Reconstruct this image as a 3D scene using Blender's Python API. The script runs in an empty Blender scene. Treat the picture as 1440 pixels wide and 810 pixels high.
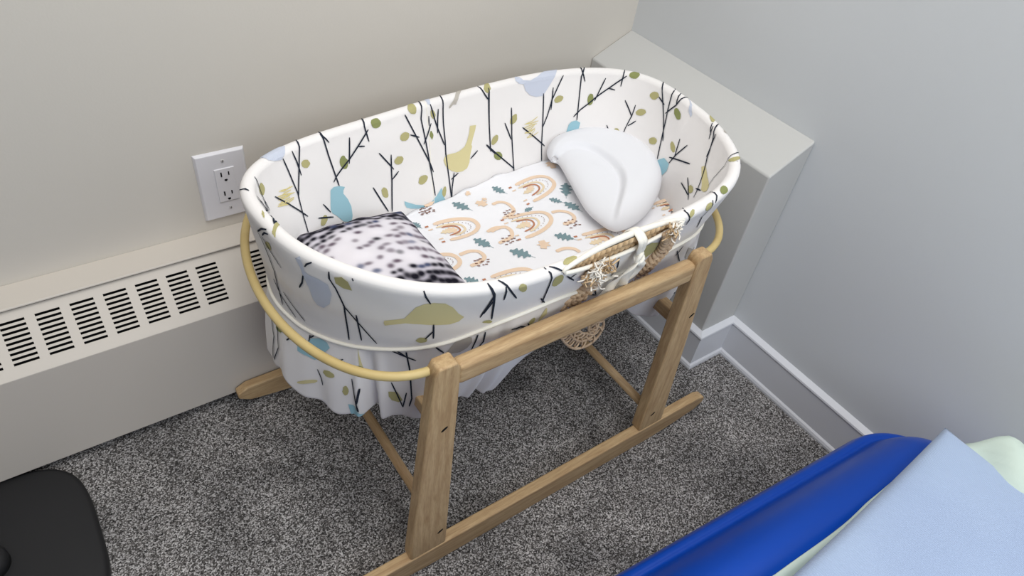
import bpy, bmesh
from mathutils import Vector, Matrix
import math, random
import numpy as np
# ---------------------------------------------------------------- basket rim and cloth surfaces
RIMP = [-0.55469, -0.37250, 0.37352, 0.24979, 2.44911, 0.57945, 0.00955, 0.0, 0.01614, -0.01123, 0.03928, 0.06854, 0.02095, -0.02636, 0.01808, -0.01556, -0.01657, -0.00300, 0.01460]
def _rim(t):
    P = RIMP
    c, s = np.cos(t), np.sin(t); a, b, n = P[2:5]
    X = a*np.sign(c)*abs(c)**(2/n); Y = b*np.sign(s)*abs(s)**(2/n)
    d = 1+sum(P[9+2*k]*np.cos((k+1)*t)+P[10+2*k]*np.sin((k+1)*t) for k in range(5))
    X = X*d; Y = Y*d; u = X/.4; z = P[5]+P[7]*u+P[8]*u*u
    cc, ss = math.cos(P[6]), math.sin(P[6])
    return np.stack([X*cc-Y*ss+P[0], X*ss+Y*cc+P[1], z], 1)
_pt = _rim(np.linspace(0, 2*np.pi, 7201)[:-1]); _ptc = np.vstack([_pt, _pt[:1]])
_cum = np.concatenate([[0], np.cumsum(np.linalg.norm(np.diff(_ptc[:, :2], axis=0), axis=1))])
LEN = float(_cum[-1])                                   # perimeter of the rim in metres
RM = 400
_s = np.arange(RM)/RM*LEN
RIM = np.stack([np.interp(_s, _cum, _ptc[:, i]) for i in range(3)], 1)
for _ in range(3): RIM = (np.roll(RIM, 1, 0)+2*RIM+np.roll(RIM, -1, 0))/4
_T = np.roll(RIM, -6, 0)-np.roll(RIM, 6, 0); NRM = np.stack([_T[:, 1], -_T[:, 0]], 1)
NRM /= np.linalg.norm(NRM, axis=1)[:, None]
for _ in range(10):
    NRM = np.roll(NRM, 1, 0)+NRM+np.roll(NRM, -1, 0); NRM /= np.linalg.norm(NRM, axis=1)[:, None]
def rim_at(s):
    s = np.asarray(s, float); g = (s/LEN*RM) % RM; i = g.astype(int) % RM; w = (g-g.astype(int))[..., None]; j = (i+1) % RM
    r = RIM[i]*(1-w)+RIM[j]*w; n = NRM[i]*(1-w)+NRM[j]*w
    return r, n
def smooth_knots(kn):
    xs = np.array([k[0] for k in kn]); ys = np.array([k[1] for k in kn])
    S = np.linspace(0, LEN, 600, endpoint=False); Y = np.interp(S, xs, ys, period=LEN)
    for _ in range(120): Y = (np.roll(Y, 1)+2*Y+np.roll(Y, -1))/4
    return lambda s: np.interp(np.asarray(s, float) % LEN, S, Y, period=LEN)
kout = smooth_knots([(0, .2), (.5, .2), (.85, .15), (1.03, .12), (1.2, .2), (1.35, .28), (1.55, .3), (1.8, .3), (1.95, .25)])
def kin(s): return np.maximum(.25, kout(s)+.03)
RR = .010                                               # radius of the rolled edge
QW = math.pi*RR/2
def wrinkle(s, w):
    a = np.sin(s*41+2.1*np.sin(w*23+s*5))*.0007+np.sin(s*17.3+w*31+1.3)*.0009+np.sin(s*7+w*63+.5*np.sin(s*29))*.0005
    return a*np.clip((abs(w)-QW)/.03, 0, 1)
def liner(s, w):
    """cloth of the liner: w<0 runs down the outside, w>0 down the inside, 0 is the crest of the roll"""
    s = np.asarray(s, float); w = np.asarray(w, float)
    r, n = rim_at(s)
    ang = np.clip(w/RR, -math.pi/2, math.pi/2)
    inset = RR+RR*np.sin(ang); h = RR-RR*np.cos(ang)
    ho = np.clip(-w-QW, 0, None); hi = np.clip(w-QW, 0, None)
    inset = inset+ho*kout(s)+hi*kin(s); h = h+ho+hi
    inset = inset-np.where(w < 0, wrinkle(s, w), -wrinkle(s, w))
    q = r.copy(); q[..., :2] = q[..., :2]-n*inset[..., None]; q[..., 2] = q[..., 2]-h
    return q
wseam = smooth_knots([(0, .13), (.3, .13), (.7, .14), (.95, .168), (1.02, .178), (1.064, .184), (1.1, .186), (1.159, .179), (1.209, .172), (1.278, .151), (1.364, .122), (1.41, .100), (1.46, .087), (1.534, .089), (1.65, .095), (1.775, .1), (1.867, .115), (2.0, .13)])
heminset = smooth_knots([(0, .04), (.3, .05), (.6, .05), (.85, .03), (1.0, .0), (1.1, .008), (1.17, .022), (1.25, .05), (1.35, .07), (1.45, .085), (1.7, .092), (1.82, .06), (1.88, .042), (2.0, .03)])
hemz = smooth_knots([(0, .27), (.9, .27), (1.03, .28), (1.1, .286), (1.17, .28), (1.23, .268), (1.33, .268), (1.5, .272), (1.57, .285), (1.62, .335), (1.76, .34), (1.80, .285), (1.88, .276), (1.95, .272)])
def skirt(s, v):
    """gathered skirt hanging from the seam (v=0) to its hem (v=1)"""
    s = np.asarray(s, float); v = np.asarray(v, float)
    top = liner(s, -wseam(s))
    r, n = rim_at(s)
    bot = r.copy(); bot[..., :2] = r[..., :2]-n*heminset(s)[..., None]
    bot[..., 2] = hemz(s)+.007*np.sin(s*37)+.005*np.sin(s*83+1)
    q = top+(bot-top)*v[..., None]
    bulge = .012*np.sin(np.pi*v)*np.clip((top[..., 2]-.44)/.05, .3, 1)
    fold = (.0045*np.sin(s*2*np.pi/.13+1.2*np.sin(s*11))+.0012*np.sin(s*2*np.pi/.045+2))*v**.8
    for c, a in ((1.232, .012), (1.44, .008), (.28, .014), (.72, .014), (1.88, .01)):   # deep pleats
        d = ((s-c+LEN/2) % LEN)-LEN/2
        fold = fold+a*(np.exp(-(np.abs(d)-.016)**2/.00007)-1.3*np.exp(-d**2/.00006))*v**.7
    q[..., :2] = q[..., :2]+n*(bulge+fold+.0012)[..., None]
    return q
CAM_R = [[0.817499, -0.563722, 0.117952], [-0.314189, -0.608163, -0.728988], [0.482681, 0.558888, -0.674288]]
CAM_C = [-1.15103, -1.06988, 1.1528]
WHITE_OUTLINE = [[-0.3691, -0.238], [-0.386, -0.2929], [-0.4107, -0.37], [-0.4126, -0.4118], [-0.4078, -0.4365], [-0.3932, -0.4493], [-0.3592, -0.4494], [-0.3205, -0.4379], [-0.2748, -0.4125], [-0.239, -0.3836], [-0.217, -0.3522], [-0.2011, -0.3129], [-0.201, -0.2712], [-0.2156, -0.2345], [-0.2415, -0.2057], [-0.2769, -0.1863], [-0.3176, -0.1812], [-0.3466, -0.185], [-0.3684, -0.2007], [-0.3752, -0.2213]]
LENS_LINE = [[-0.3649, -0.2323], [-0.3391, -0.2387], [-0.3161, -0.2623], [-0.3094, -0.3029], [-0.3153, -0.3429], [-0.3321, -0.3726], [-0.3626, -0.4023], [-0.4093, -0.4421]]
LENS_CLOSE = [[-0.4204, -0.427], [-0.4184, -0.3656], [-0.3765, -0.2365]]
WHITE_CENTRE = [-0.32, -0.3403]
LINER_PRINTS = [
('branch','line',[(0.9675,0.0075),(0.972,0.0205),(0.9796,0.0386),(0.9856,0.0586)]),
('branch','line',[(1.0172,0.0105),(1.0007,0.0316),(0.9901,0.0526)]),
('branch','line',[(0.9359,0.0546),(0.9087,0.0777),(0.8816,0.1037)]),
('branch','line',[(0.8876,0.0145),(0.8831,0.0426),(0.8786,0.0727),(0.8831,0.1027)]),
('branch','line',[(0.8665,0.0105),(0.8635,0.0276),(0.862,0.0496)]),
('branch','line',[(0.8454,-0.0035),(0.859,0.0286),(0.8786,0.0767)]),
('branch','line',[(0.8032,-0.0055),(0.8047,0.0065),(0.7972,0.0185)]),
('branch','line',[(0.8063,0.0025),(0.8032,0.0366),(0.7957,0.0887)]),
('branch','line',[(0.8047,0.0797),(0.7972,0.0727),(0.7671,0.0536),(0.7234,0.0175)]),
('branch','line',[(0.7595,0.0205),(0.7686,0.0606)]),
('branch','line',[(0.749,0.0376),(0.7354,0.0406)]),
('branch','line',[(0.7234,-0.0055),(0.7294,0.0115),(0.7264,0.0356)]),
('branch','line',[(0.7113,0.0586),(0.6917,0.0867),(0.6872,0.0937)]),
('branch','line',[(0.6887,0.0677),(0.6947,0.1148),(0.7038,0.1639)]),
('branch','line',[(0.6932,0.1097),(0.6782,0.0997)]),
('branch','line',[(0.7324,0.1118),(0.7204,0.1408),(0.7113,0.1609)]),
('branch','line',[(0.8349,0.1057),(0.8243,0.1228)]),
('branch','line',[(0.645,0.0466),(0.6269,0.0556)]),
('branch','line',[(0.6495,0.0125),(0.6375,0.0416),(0.6299,0.0596),(0.6103,0.1047),(0.6043,0.1238)]),
('branch','line',[(0.6103,-0.0045),(0.6179,0.0276),(0.6134,0.0777),(0.6088,0.1238),(0.6073,0.1659)]),
('branch','line',[(0.6194,0.0697),(0.6088,0.0556),(0.5983,0.0396)]),
('branch','line',[(0.6013,0.0266),(0.6028,0.0426)]),
('branch','line',[(0.5953,0.0085),(0.5907,0.0306),(0.5862,0.0506),(0.5757,0.0817)]),
('branch','line',[(0.5802,0.0195),(0.5877,0.0586)]),
('branch','line',[(0.5651,-0.0055),(0.5681,0.0025),(0.5727,0.0476),(0.5742,0.0977),(0.5712,0.1418),(0.5697,0.1859)]),
('branch','line',[(0.5214,0.1208),(0.5033,0.1108)]),
('branch','line',[(0.5591,0.1368),(0.5666,0.1649),(0.5697,0.1859)]),
('branch','line',[(0.5666,0.1478),(0.5501,0.1398)]),
('branch','line',[(0.4883,-0.0015),(0.4838,0.0105),(0.4747,0.0256)]),
('branch','line',[(0.4702,0.0075),(0.4732,0.0717),(0.4732,0.1208)]),
('branch','line',[(0.4822,0.1067),(0.4627,0.1278)]),
('branch','line',[(0.8801,0.0817),(0.8846,0.1118),(0.8861,0.1398)]),
('branch','line',[(0.8891,0.0967),(0.8741,0.1118)]),
('branch','line',[(1.0097,0.0205),(0.9871,0.0526),(1.0926,0.0015),(0.9871,0.1057)]),
('branch','line',[(0.9796,0.0376),(0.9765,0.0586)]),
('branch','line',[(0.853,0.1228),(0.8213,0.1318)]),
('branch','line',[(0.8063,0.1458),(0.8017,0.1518)]),
('olive','poly',[(0.9585,0.0215),(0.9554,0.0246),(0.9539,0.0276),(0.9539,0.0316),(0.957,0.0346),(0.963,0.0356),(0.969,0.0356),(0.9735,0.0346),(0.9781,0.0316),(0.9811,0.0276),(0.9781,0.0246),(0.9735,0.0226),(0.9675,0.0215),(0.9615,0.0215)]),
('olive','poly',[(0.8454,0.0306),(0.8424,0.0316),(0.8409,0.0346),(0.8394,0.0376),(0.8409,0.0396),(0.8439,0.0416),(0.8469,0.0426),(0.85,0.0416),(0.853,0.0406),(0.856,0.0376),(0.856,0.0346),(0.856,0.0326),(0.853,0.0306),(0.85,0.0296)]),
('green','poly',[(0.7776,0.0446),(0.7746,0.0456),(0.7731,0.0496),(0.7701,0.0536),(0.7701,0.0586),(0.7716,0.0636),(0.7746,0.0667),(0.7776,0.0667),(0.7806,0.0656),(0.7836,0.0616),(0.7852,0.0576),(0.7852,0.0526),(0.7836,0.0486),(0.7806,0.0456)]),
('green','poly',[(0.7008,0.0055),(0.6993,0.0085),(0.6977,0.0115),(0.6977,0.0155),(0.7008,0.0185),(0.7038,0.0195),(0.7083,0.0195),(0.7113,0.0185),(0.7143,0.0165),(0.7158,0.0125),(0.7158,0.0085),(0.7128,0.0055),(0.7083,0.0045),(0.7038,0.0045)]),
('olive','poly',[(0.6661,0.0787),(0.6646,0.0817),(0.6661,0.0847),(0.6691,0.0877),(0.6721,0.0887),(0.6766,0.0887),(0.6812,0.0867),(0.6827,0.0847),(0.6842,0.0817),(0.6827,0.0787),(0.6797,0.0767),(0.6766,0.0747),(0.6721,0.0757),(0.6676,0.0767)]),
('olive','poly',[(0.7128,0.1178),(0.7098,0.1188),(0.7068,0.1218),(0.7053,0.1258),(0.7053,0.1298),(0.7053,0.1338),(0.7068,0.1368),(0.7098,0.1368),(0.7128,0.1358),(0.7158,0.1328),(0.7173,0.1288),(0.7173,0.1248),(0.7173,0.1208),(0.7143,0.1188)]),
('olive','poly',[(0.6465,0.0436),(0.6465,0.0466),(0.648,0.0496),(0.651,0.0526),(0.6555,0.0536),(0.6601,0.0526),(0.6631,0.0516),(0.6661,0.0486),(0.6661,0.0456),(0.6646,0.0426),(0.6616,0.0406),(0.6586,0.0396),(0.654,0.0396),(0.6495,0.0416)]),
('olive','poly',[(0.6284,-0.0055),(0.6239,-0.0055),(0.6239,-0.0015),(0.6239,0.0035),(0.6239,0.0075),(0.6254,0.0115),(0.6269,0.0155),(0.6299,0.0165),(0.6329,0.0155),(0.6375,0.0135),(0.6405,0.0095),(0.6405,0.0055),(0.6375,0.0015),(0.6314,-0.0045)]),
('olive','poly',[(0.5923,0.0185),(0.5907,0.0195),(0.5892,0.0215),(0.5877,0.0246),(0.5862,0.0286),(0.5877,0.0316),(0.5892,0.0336),(0.5923,0.0336),(0.5938,0.0326),(0.5953,0.0306),(0.5968,0.0276),(0.5968,0.0236),(0.5968,0.0205),(0.5953,0.0185)]),
('green','poly',[(0.5998,0.0516),(0.5998,0.0516),(0.5983,0.0546),(0.5968,0.0576),(0.5968,0.0606),(0.5983,0.0636),(0.5998,0.0656),(0.5998,0.0667),(0.6013,0.0656),(0.6028,0.0626),(0.6043,0.0596),(0.6043,0.0566),(0.6028,0.0536),(0.6013,0.0516)]),
('olive','poly',[(0.5817,0.1569),(0.5802,0.1579),(0.5802,0.1609),(0.5802,0.1649),(0.5817,0.1689),(0.5832,0.1729),(0.5862,0.1749),(0.5877,0.1749),(0.5892,0.1729),(0.5907,0.1699),(0.5907,0.1659),(0.5892,0.1619),(0.5862,0.1589),(0.5847,0.1569)]),
('olive','poly',[(0.6194,0.1258),(0.6179,0.1288),(0.6194,0.1318),(0.6224,0.1348),(0.6269,0.1368),(0.6314,0.1378),(0.636,0.1368),(0.639,0.1348),(0.6405,0.1318),(0.639,0.1288),(0.6375,0.1248),(0.6329,0.1228),(0.6269,0.1228),(0.6224,0.1238)]),
('olive','poly',[(0.8349,0.1238),(0.8334,0.1258),(0.8334,0.1298),(0.8349,0.1328),(0.8394,0.1358),(0.8424,0.1378),(0.8469,0.1378),(0.85,0.1368),(0.8515,0.1348),(0.85,0.1318),(0.8484,0.1288),(0.8454,0.1258),(0.8409,0.1238),(0.8379,0.1228)]),
('olive','poly',[(1.0594,0.0025),(1.0609,0.0025),(1.0624,0.0025),(1.0655,0.0025),(1.07,0.0005),(1.073,-0.0005),(1.0745,-0.0015),(1.076,-0.0025),(1.0745,-0.0025),(1.073,-0.0025),(1.07,-0.0015),(1.067,-0.0015),(1.0639,0.0005),(1.0609,0.0015)]),
('olive','poly',[(1.0157,0.0707),(1.1016,-0.0045),(1.0007,0.0817),(0.9976,0.0857),(0.9976,0.0887),(1.0022,0.0897),(1.0112,0.0867),(1.0218,0.0817),(1.1122,-0.0095),(1.1092,-0.0095),(1.1077,-0.0085),(1.1046,-0.0085),(1.1016,-0.0065),(1.1016,-0.0055)]),
('ochre','thin',[(0.9132,0.0546),(0.8982,0.0586),(0.8846,0.0586)]),
('ochre','thin',[(0.9193,0.0536),(0.9057,0.0586),(0.8906,0.0576)]),
('ochre','thin',[(0.9178,0.0616),(0.9042,0.0616),(0.8906,0.0626)]),
('ochre','thin',[(0.9283,0.0586),(0.9072,0.0636),(0.8906,0.0677)]),
('ochre','thin',[(0.9268,0.0616),(0.9057,0.0667),(0.8846,0.0687)]),
('ochre','thin',[(0.9298,0.0636),(0.9117,0.0677),(0.8967,0.0687)]),
('ochre','thin',[(0.9268,0.0687),(0.9117,0.0707),(0.8982,0.0717)]),
('ochre','thin',[(0.9359,0.0677),(0.9102,0.0737),(0.8891,0.0747)]),
('ochre','thin',[(0.9313,0.0707),(0.9102,0.0767),(0.8906,0.0767)]),
('ochre','thin',[(0.9404,0.0687),(0.9223,0.0747),(0.9042,0.0797)]),
('lavender','poly',[(0.9163,-0.0065),(0.8982,-0.0065),(0.8801,-0.0065),(0.8695,-0.0005),(0.8801,0.0095),(0.8906,0.0155),(0.9057,0.0115),(0.9148,0.0065)]),
('lavender','poly',[(0.5983,-0.0055),(0.5877,-0.0055),(0.5953,0.0095),(0.5998,0.0075)]),
('taupe','poly',[(0.5305,-0.0055),(0.5199,-0.0045),(0.535,0.0085),(0.5425,0.0205),(0.5486,0.0195),(0.5561,0.0246),(0.5576,0.0215),(0.5486,0.0135)]),
('sand','poly',[(0.5802,0.1087),(0.5772,0.1037),(0.5697,0.1007),(0.5531,0.1017),(0.544,0.1007),(0.532,0.0957),(0.5259,0.0877),(0.5199,0.0747),(0.5169,0.0626),(0.5033,0.0646),(0.5064,0.0737),(0.5124,0.0857),(0.5169,0.0967),(0.5154,0.0997),(0.5214,0.1148),(0.5244,0.1268),(0.5305,0.1358),(0.541,0.1388),(0.5531,0.1378),(0.5651,0.1318),(0.5742,0.1238),(0.5772,0.1178)]),
('blue','poly',[(0.6751,0.1549),(0.6691,0.1589),(0.6525,0.1689),(0.6329,0.1769),(0.6179,0.1749),(0.6043,0.1679),(0.5907,0.1569),(0.5892,0.1619),(0.5892,0.1709),(0.5847,0.1809),(0.6013,0.1809),(0.6164,0.1819),(0.642,0.1799),(0.6631,0.1729),(0.6721,0.1679),(0.6751,0.1619)]),
('blue','poly',[(0.8138,0.0897),(0.8063,0.0867),(0.7957,0.0887),(0.7852,0.0937),(0.7897,0.0977),(0.7912,0.1027),(0.7852,0.1138),(0.7821,0.1268),(0.7836,0.1418),(0.7882,0.1518),(0.8032,0.1458),(0.8153,0.1308),(0.8213,0.1258),(0.8228,0.1188)]),
('branch','line',[(0.4822,0.0135),(0.4732,0.0266)]),
('branch','line',[(0.4717,0.0155),(0.4732,0.0646),(0.4732,0.1208)]),
('branch','line',[(0.4822,0.1057),(0.4551,0.1328),(0.4189,0.1659)]),
('branch','line',[(0.4205,0.0526),(0.422,0.1007),(0.4189,0.1769)]),
('branch','line',[(0.437,0.0767),(0.4235,0.1097)]),
('branch','line',[(0.3481,0.0386),(0.3481,0.1148),(0.3481,0.1679)]),
('branch','line',[(0.3481,0.1017),(0.3376,0.0797),(0.3285,0.0516),(0.3059,0.0115)]),
('branch','line',[(0.327,0.0306),(0.33,0.0707)]),
('branch','line',[(0.3963,0.0927),(0.3677,0.1158),(0.3406,0.1388)]),
('branch','line',[(0.2667,-0.0045),(0.2652,0.0075),(0.2577,0.0256)]),
('branch','line',[(0.2577,-0.0045),(0.2667,0.0165),(0.2667,0.0506),(0.2667,0.0967)]),
('branch','line',[(0.2758,0.0897),(0.2607,0.0767),(0.2426,0.0656),(0.2306,0.0566),(0.2019,0.0366),(0.1703,0.0115)]),
('branch','line',[(0.2306,0.0616),(0.2215,0.0396),(0.214,0.0195)]),
('branch','line',[(0.205,0.0376),(0.1884,0.0396)]),
('branch','line',[(0.1778,-0.0005),(0.1778,0.0316)]),
('branch','line',[(0.3059,0.1218),(0.2954,0.1338)]),
('branch','line',[(0.1899,0.1047),(0.1733,0.1248)]),
('branch','line',[(0.1386,0.1258),(0.1371,0.1037),(0.1311,0.0767),(0.1311,0.0576)]),
('branch','line',[(0.1597,0.0546),(0.1296,0.0807)]),
('branch','line',[(0.1326,0.0977),(0.1251,0.0927),(0.116,0.0847)]),
('branch','line',[(0.0949,-0.0035),(0.0814,0.0155),(0.0271,0.0877)]),
('branch','line',[(0.0844,0.0266),(0.0633,0.0336)]),
('branch','line',[(0.0648,-0.0045),(0.0588,0.0045),(0.0497,0.0396),(0.0362,0.0787),(0.0181,0.1198)]),
('branch','line',[(0.0527,0.0456),(0.0362,0.0215),(0.0301,-0.0055)]),
('branch','line',[(0.0452,-0.0005),(0.0362,0.0205)]),
('branch','line',[(2.1008,0.0636),(2.0917,0.0957)]),
('branch','line',[(2.0978,0.1118),(2.0902,0.0897),(2.0752,0.0626)]),
('branch','line',[(2.1038,0.1027),(2.042,0.0817)]),
('branch','line',[(2.0435,0.0075),(2.0345,0.0276)]),
('branch','line',[(2.045,-0.0025),(2.0254,0.0215),(2.0119,0.0506),(1.9938,0.0707),(1.9742,0.0957),(1.9682,0.1087)]),
('branch','line',[(2.051,0.0055),(2.0405,0.0175)]),
('branch','line',[(2.0254,0.0125),(2.0149,0.0516)]),
('branch','line',[(2.0269,0.1007),(1.9817,0.1218)]),
('branch','line',[(2.0375,0.1178),(1.9938,0.1178)]),
('branch','line',[(1.9606,0.0887),(1.9832,0.0977)]),
('branch','thin',[(1.9636,-0.0095),(1.9516,0.0015),(1.9395,0.0236),(1.9486,0.0536),(1.9456,0.0697)]),
('branch','thin',[(1.9305,-0.0005),(1.935,-0.0115)]),
('olive','poly',[(0.4657,-0.0055),(0.4627,-0.0055),(0.4642,0.0005),(0.4657,0.0055),(0.4657,0.0095),(0.4687,0.0125),(0.4702,0.0145),(0.4732,0.0155),(0.4762,0.0145),(0.4792,0.0115),(0.4807,0.0075),(0.4777,0.0035),(0.4732,-0.0015),(0.4687,-0.0055)]),
('olive','poly',[(0.4551,0.0947),(0.4536,0.0967),(0.4536,0.1007),(0.4551,0.1047),(0.4581,0.1077),(0.4627,0.1097),(0.4657,0.1108),(0.4687,0.1097),(0.4702,0.1077),(0.4702,0.1047),(0.4687,0.1007),(0.4657,0.0967),(0.4611,0.0947),(0.4581,0.0937)]),
('green','poly',[(0.4551,0.1258),(0.4506,0.1278),(0.4476,0.1308),(0.4461,0.1338),(0.4461,0.1378),(0.4491,0.1398),(0.4521,0.1418),(0.4566,0.1408),(0.4596,0.1398),(0.4642,0.1358),(0.4657,0.1328),(0.4657,0.1288),(0.4627,0.1268),(0.4596,0.1248)]),
('olive','poly',[(0.4099,0.0656),(0.4084,0.0677),(0.4084,0.0717),(0.4084,0.0757),(0.4114,0.0797),(0.4159,0.0817),(0.4205,0.0827),(0.4235,0.0817),(0.425,0.0797),(0.425,0.0757),(0.4235,0.0717),(0.4205,0.0687),(0.4159,0.0667),(0.4129,0.0656)]),
('olive','poly',[(0.3044,0.0486),(0.3029,0.0516),(0.3044,0.0546),(0.3074,0.0576),(0.312,0.0586),(0.3165,0.0596),(0.321,0.0586),(0.3225,0.0566),(0.324,0.0536),(0.3225,0.0516),(0.3195,0.0486),(0.315,0.0466),(0.3104,0.0466),(0.3074,0.0476)]),
('green','poly',[(0.2396,0.0486),(0.2366,0.0496),(0.2351,0.0526),(0.2336,0.0576),(0.2336,0.0626),(0.2351,0.0667),(0.2381,0.0687),(0.2411,0.0697),(0.2441,0.0687),(0.2456,0.0646),(0.2471,0.0606),(0.2471,0.0556),(0.2456,0.0516),(0.2426,0.0486)]),
('green','poly',[(0.1447,0.0035),(0.1447,0.0065),(0.1462,0.0095),(0.1492,0.0125),(0.1552,0.0135),(0.1597,0.0135),(0.1643,0.0115),(0.1658,0.0095),(0.1658,0.0065),(0.1643,0.0035),(0.1597,-0.0005),(0.1567,-0.0035),(0.1507,-0.0025),(0.1477,-0.0005)]),
('olive','poly',[(0.1613,0.1077),(0.1582,0.1077),(0.1537,0.1097),(0.1492,0.1128),(0.1462,0.1168),(0.1462,0.1208),(0.1492,0.1238),(0.1522,0.1248),(0.1567,0.1248),(0.1613,0.1238),(0.1658,0.1198),(0.1673,0.1158),(0.1673,0.1118),(0.1658,0.1087)]),
('olive','poly',[(0.101,0.0616),(0.0995,0.0636),(0.1025,0.0677),(0.1055,0.0707),(0.11,0.0727),(0.116,0.0737),(0.1206,0.0737),(0.1236,0.0717),(0.1251,0.0697),(0.1221,0.0656),(0.1191,0.0626),(0.1145,0.0606),(0.1085,0.0596),(0.104,0.0596)]),
('olive','poly',[(0.0995,0.0226),(0.0949,0.0215),(0.0904,0.0215),(0.0859,0.0236),(0.0844,0.0266),(0.0859,0.0296),(0.0889,0.0336),(0.0919,0.0356),(0.0964,0.0366),(0.101,0.0356),(0.1055,0.0336),(0.107,0.0306),(0.1055,0.0276),(0.1025,0.0246)]),
('green','poly',[(0.0347,0.0266),(0.0316,0.0246),(0.0271,0.0246),(0.0211,0.0266),(0.0166,0.0286),(0.0136,0.0326),(0.0121,0.0356),(0.0136,0.0376),(0.0166,0.0396),(0.0211,0.0396),(0.0271,0.0376),(0.0316,0.0356),(0.0347,0.0316),(0.0362,0.0286)]),
('olive','poly',[(0.0558,0.0947),(0.0512,0.0927),(0.0467,0.0927),(0.0422,0.0937),(0.0407,0.0957),(0.0407,0.0987),(0.0422,0.1017),(0.0467,0.1047),(0.0497,0.1057),(0.0558,0.1067),(0.0588,0.1047),(0.0618,0.1027),(0.0618,0.0997),(0.0588,0.0967)]),
('olive','poly',[(0.0075,0.0777),(0.0045,0.0767),(0.0,0.0777),(-0.0045,0.0797),(-0.009,0.0827),(-0.0105,0.0867),(-0.012,0.0887),(-0.0105,0.0907),(-0.0075,0.0917),(-0.003,0.0907),(0.0015,0.0887),(0.0045,0.0857),(0.0075,0.0827),(0.0075,0.0797)]),
('olive','poly',[(2.0631,-0.0055),(2.0601,-0.0055),(2.0541,0.0005),(2.0525,0.0035),(2.0556,0.0045),(2.0601,0.0035),(2.0676,0.0015),(2.0767,-0.0045),(2.0812,-0.0055)]),
('olive','poly',[(2.0058,0.1037),(2.0013,0.1027),(1.9968,0.1017),(1.9923,0.1027),(1.9877,0.1037),(1.9862,0.1067),(1.9877,0.1097),(1.9893,0.1118),(1.9938,0.1138),(1.9983,0.1138),(2.0043,0.1138),(2.0073,0.1118),(2.0088,0.1087),(2.0073,0.1057)]),
('olive','poly',[(1.9516,-0.0105),(1.9486,-0.0105),(1.9395,-0.0055),(1.932,-0.0005),(1.9275,0.0035),(1.9305,0.0085),(1.935,0.0115),(1.9395,0.0135),(1.941,0.0125),(1.941,0.0095),(1.941,0.0055),(1.9425,0.0005),(1.9471,-0.0045),(1.9516,-0.0095)]),
('ochre','thin',[(0.3903,0.0877),(0.3752,0.0857),(0.3602,0.0787)]),
('ochre','thin',[(0.3918,0.0877),(0.3752,0.0887),(0.3587,0.0867)]),
('ochre','thin',[(0.3933,0.0947),(0.3768,0.0917),(0.3617,0.0917)]),
('ochre','thin',[(0.3888,0.0977),(0.3768,0.0957),(0.3662,0.0907)]),
('ochre','thin',[(0.3828,0.1007),(0.3752,0.0987),(0.3662,0.0917)]),
('ochre','thin',[(0.3918,0.1047),(0.3783,0.1017),(0.3662,0.1017)]),
('ochre','thin',[(0.3903,0.1047),(0.3783,0.1057),(0.3662,0.0987)]),
('ochre','thin',[(0.3858,0.1138),(0.3752,0.1097),(0.3662,0.1027)]),
('ochre','thin',[(0.3858,0.1148),(0.3707,0.1138),(0.3572,0.1087)]),
('lavender','poly',[(0.4054,-0.0045),(0.3979,0.0015),(0.3933,0.0085),(0.3783,0.0115),(0.3602,0.0065),(0.3421,-0.0035),(0.3391,-0.0045),(0.3135,-0.0045),(0.324,0.0115),(0.333,0.0236),(0.3421,0.0346),(0.3496,0.0426),(0.3647,0.0426),(0.3783,0.0376),(0.3888,0.0276),(0.3933,0.0155),(0.4039,0.0125),(0.4099,0.0065)]),
('blue','poly',[(0.2924,0.1348),(0.2924,0.1238),(0.2878,0.1148),(0.2848,0.1037),(0.2788,0.0987),(0.2682,0.0967),(0.2577,0.1017),(0.2592,0.1108),(0.2607,0.1148),(0.2547,0.1258),(0.2577,0.1298),(0.2773,0.1308)]),
('lavender','poly',[(0.0301,-0.0055),(0.006,0.0045),(-0.0075,0.0175),(-0.0075,0.0226),(0.003,0.0175),(0.0105,0.0055)]),
('blue','poly',[(0.0211,0.1278),(0.0136,0.1178),(0.0045,0.1097),(-0.0135,0.1128),(-0.0166,0.1258),(-0.0105,0.1378),(0.0,0.1368),(0.0105,0.1338)]),
('taupe','poly',[(2.0299,-0.0045),(2.0149,-0.0065),(2.0194,-0.0005)]),
('sand','poly',[(2.0104,0.0687),(2.0028,0.0616),(1.9757,0.0677),(1.941,0.0677),(1.935,0.0747),(1.9456,0.0827),(1.9606,0.0877),(1.9923,0.0777)]),
('branch','line',[(0.9976,-0.0105),(1.0037,-0.0025),(1.0097,0.0015)]),
('branch','line',[(1.0624,-0.0326),(1.067,-0.0586),(1.0745,-0.0957),(1.0685,-0.1378),(1.067,-0.1689)]),
('branch','line',[(1.0715,-0.0346),(1.082,-0.0546),(1.1031,-0.0687)]),
('branch','line',[(1.0624,-0.0326),(1.082,-0.0145),(1.0926,-0.0095)]),
('branch','line',[(1.076,-0.0296),(1.0896,-0.0155),(1.0986,-0.0125)]),
('branch','line',[(1.0609,-0.1208),(1.07,-0.1488),(1.0971,-0.1729)]),
('branch','line',[(1.082,-0.1308),(1.1197,-0.1659)]),
('branch','line',[(1.1619,-0.0246),(1.1664,-0.0175),(1.174,-0.0115)]),
('branch','line',[(1.1544,-0.0456),(1.1468,-0.0646),(1.1363,-0.0817)]),
('branch','line',[(1.1981,-0.0135),(1.1966,-0.0266),(1.2026,-0.0426),(1.2086,-0.0757),(1.2011,-0.1589)]),
('branch','line',[(1.2071,-0.0737),(1.2267,-0.1097),(1.2463,-0.1468)]),
('branch','line',[(1.2237,-0.0877),(1.2222,-0.1498)]),
('branch','line',[(1.2282,-0.0115),(1.2297,-0.0145)]),
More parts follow.
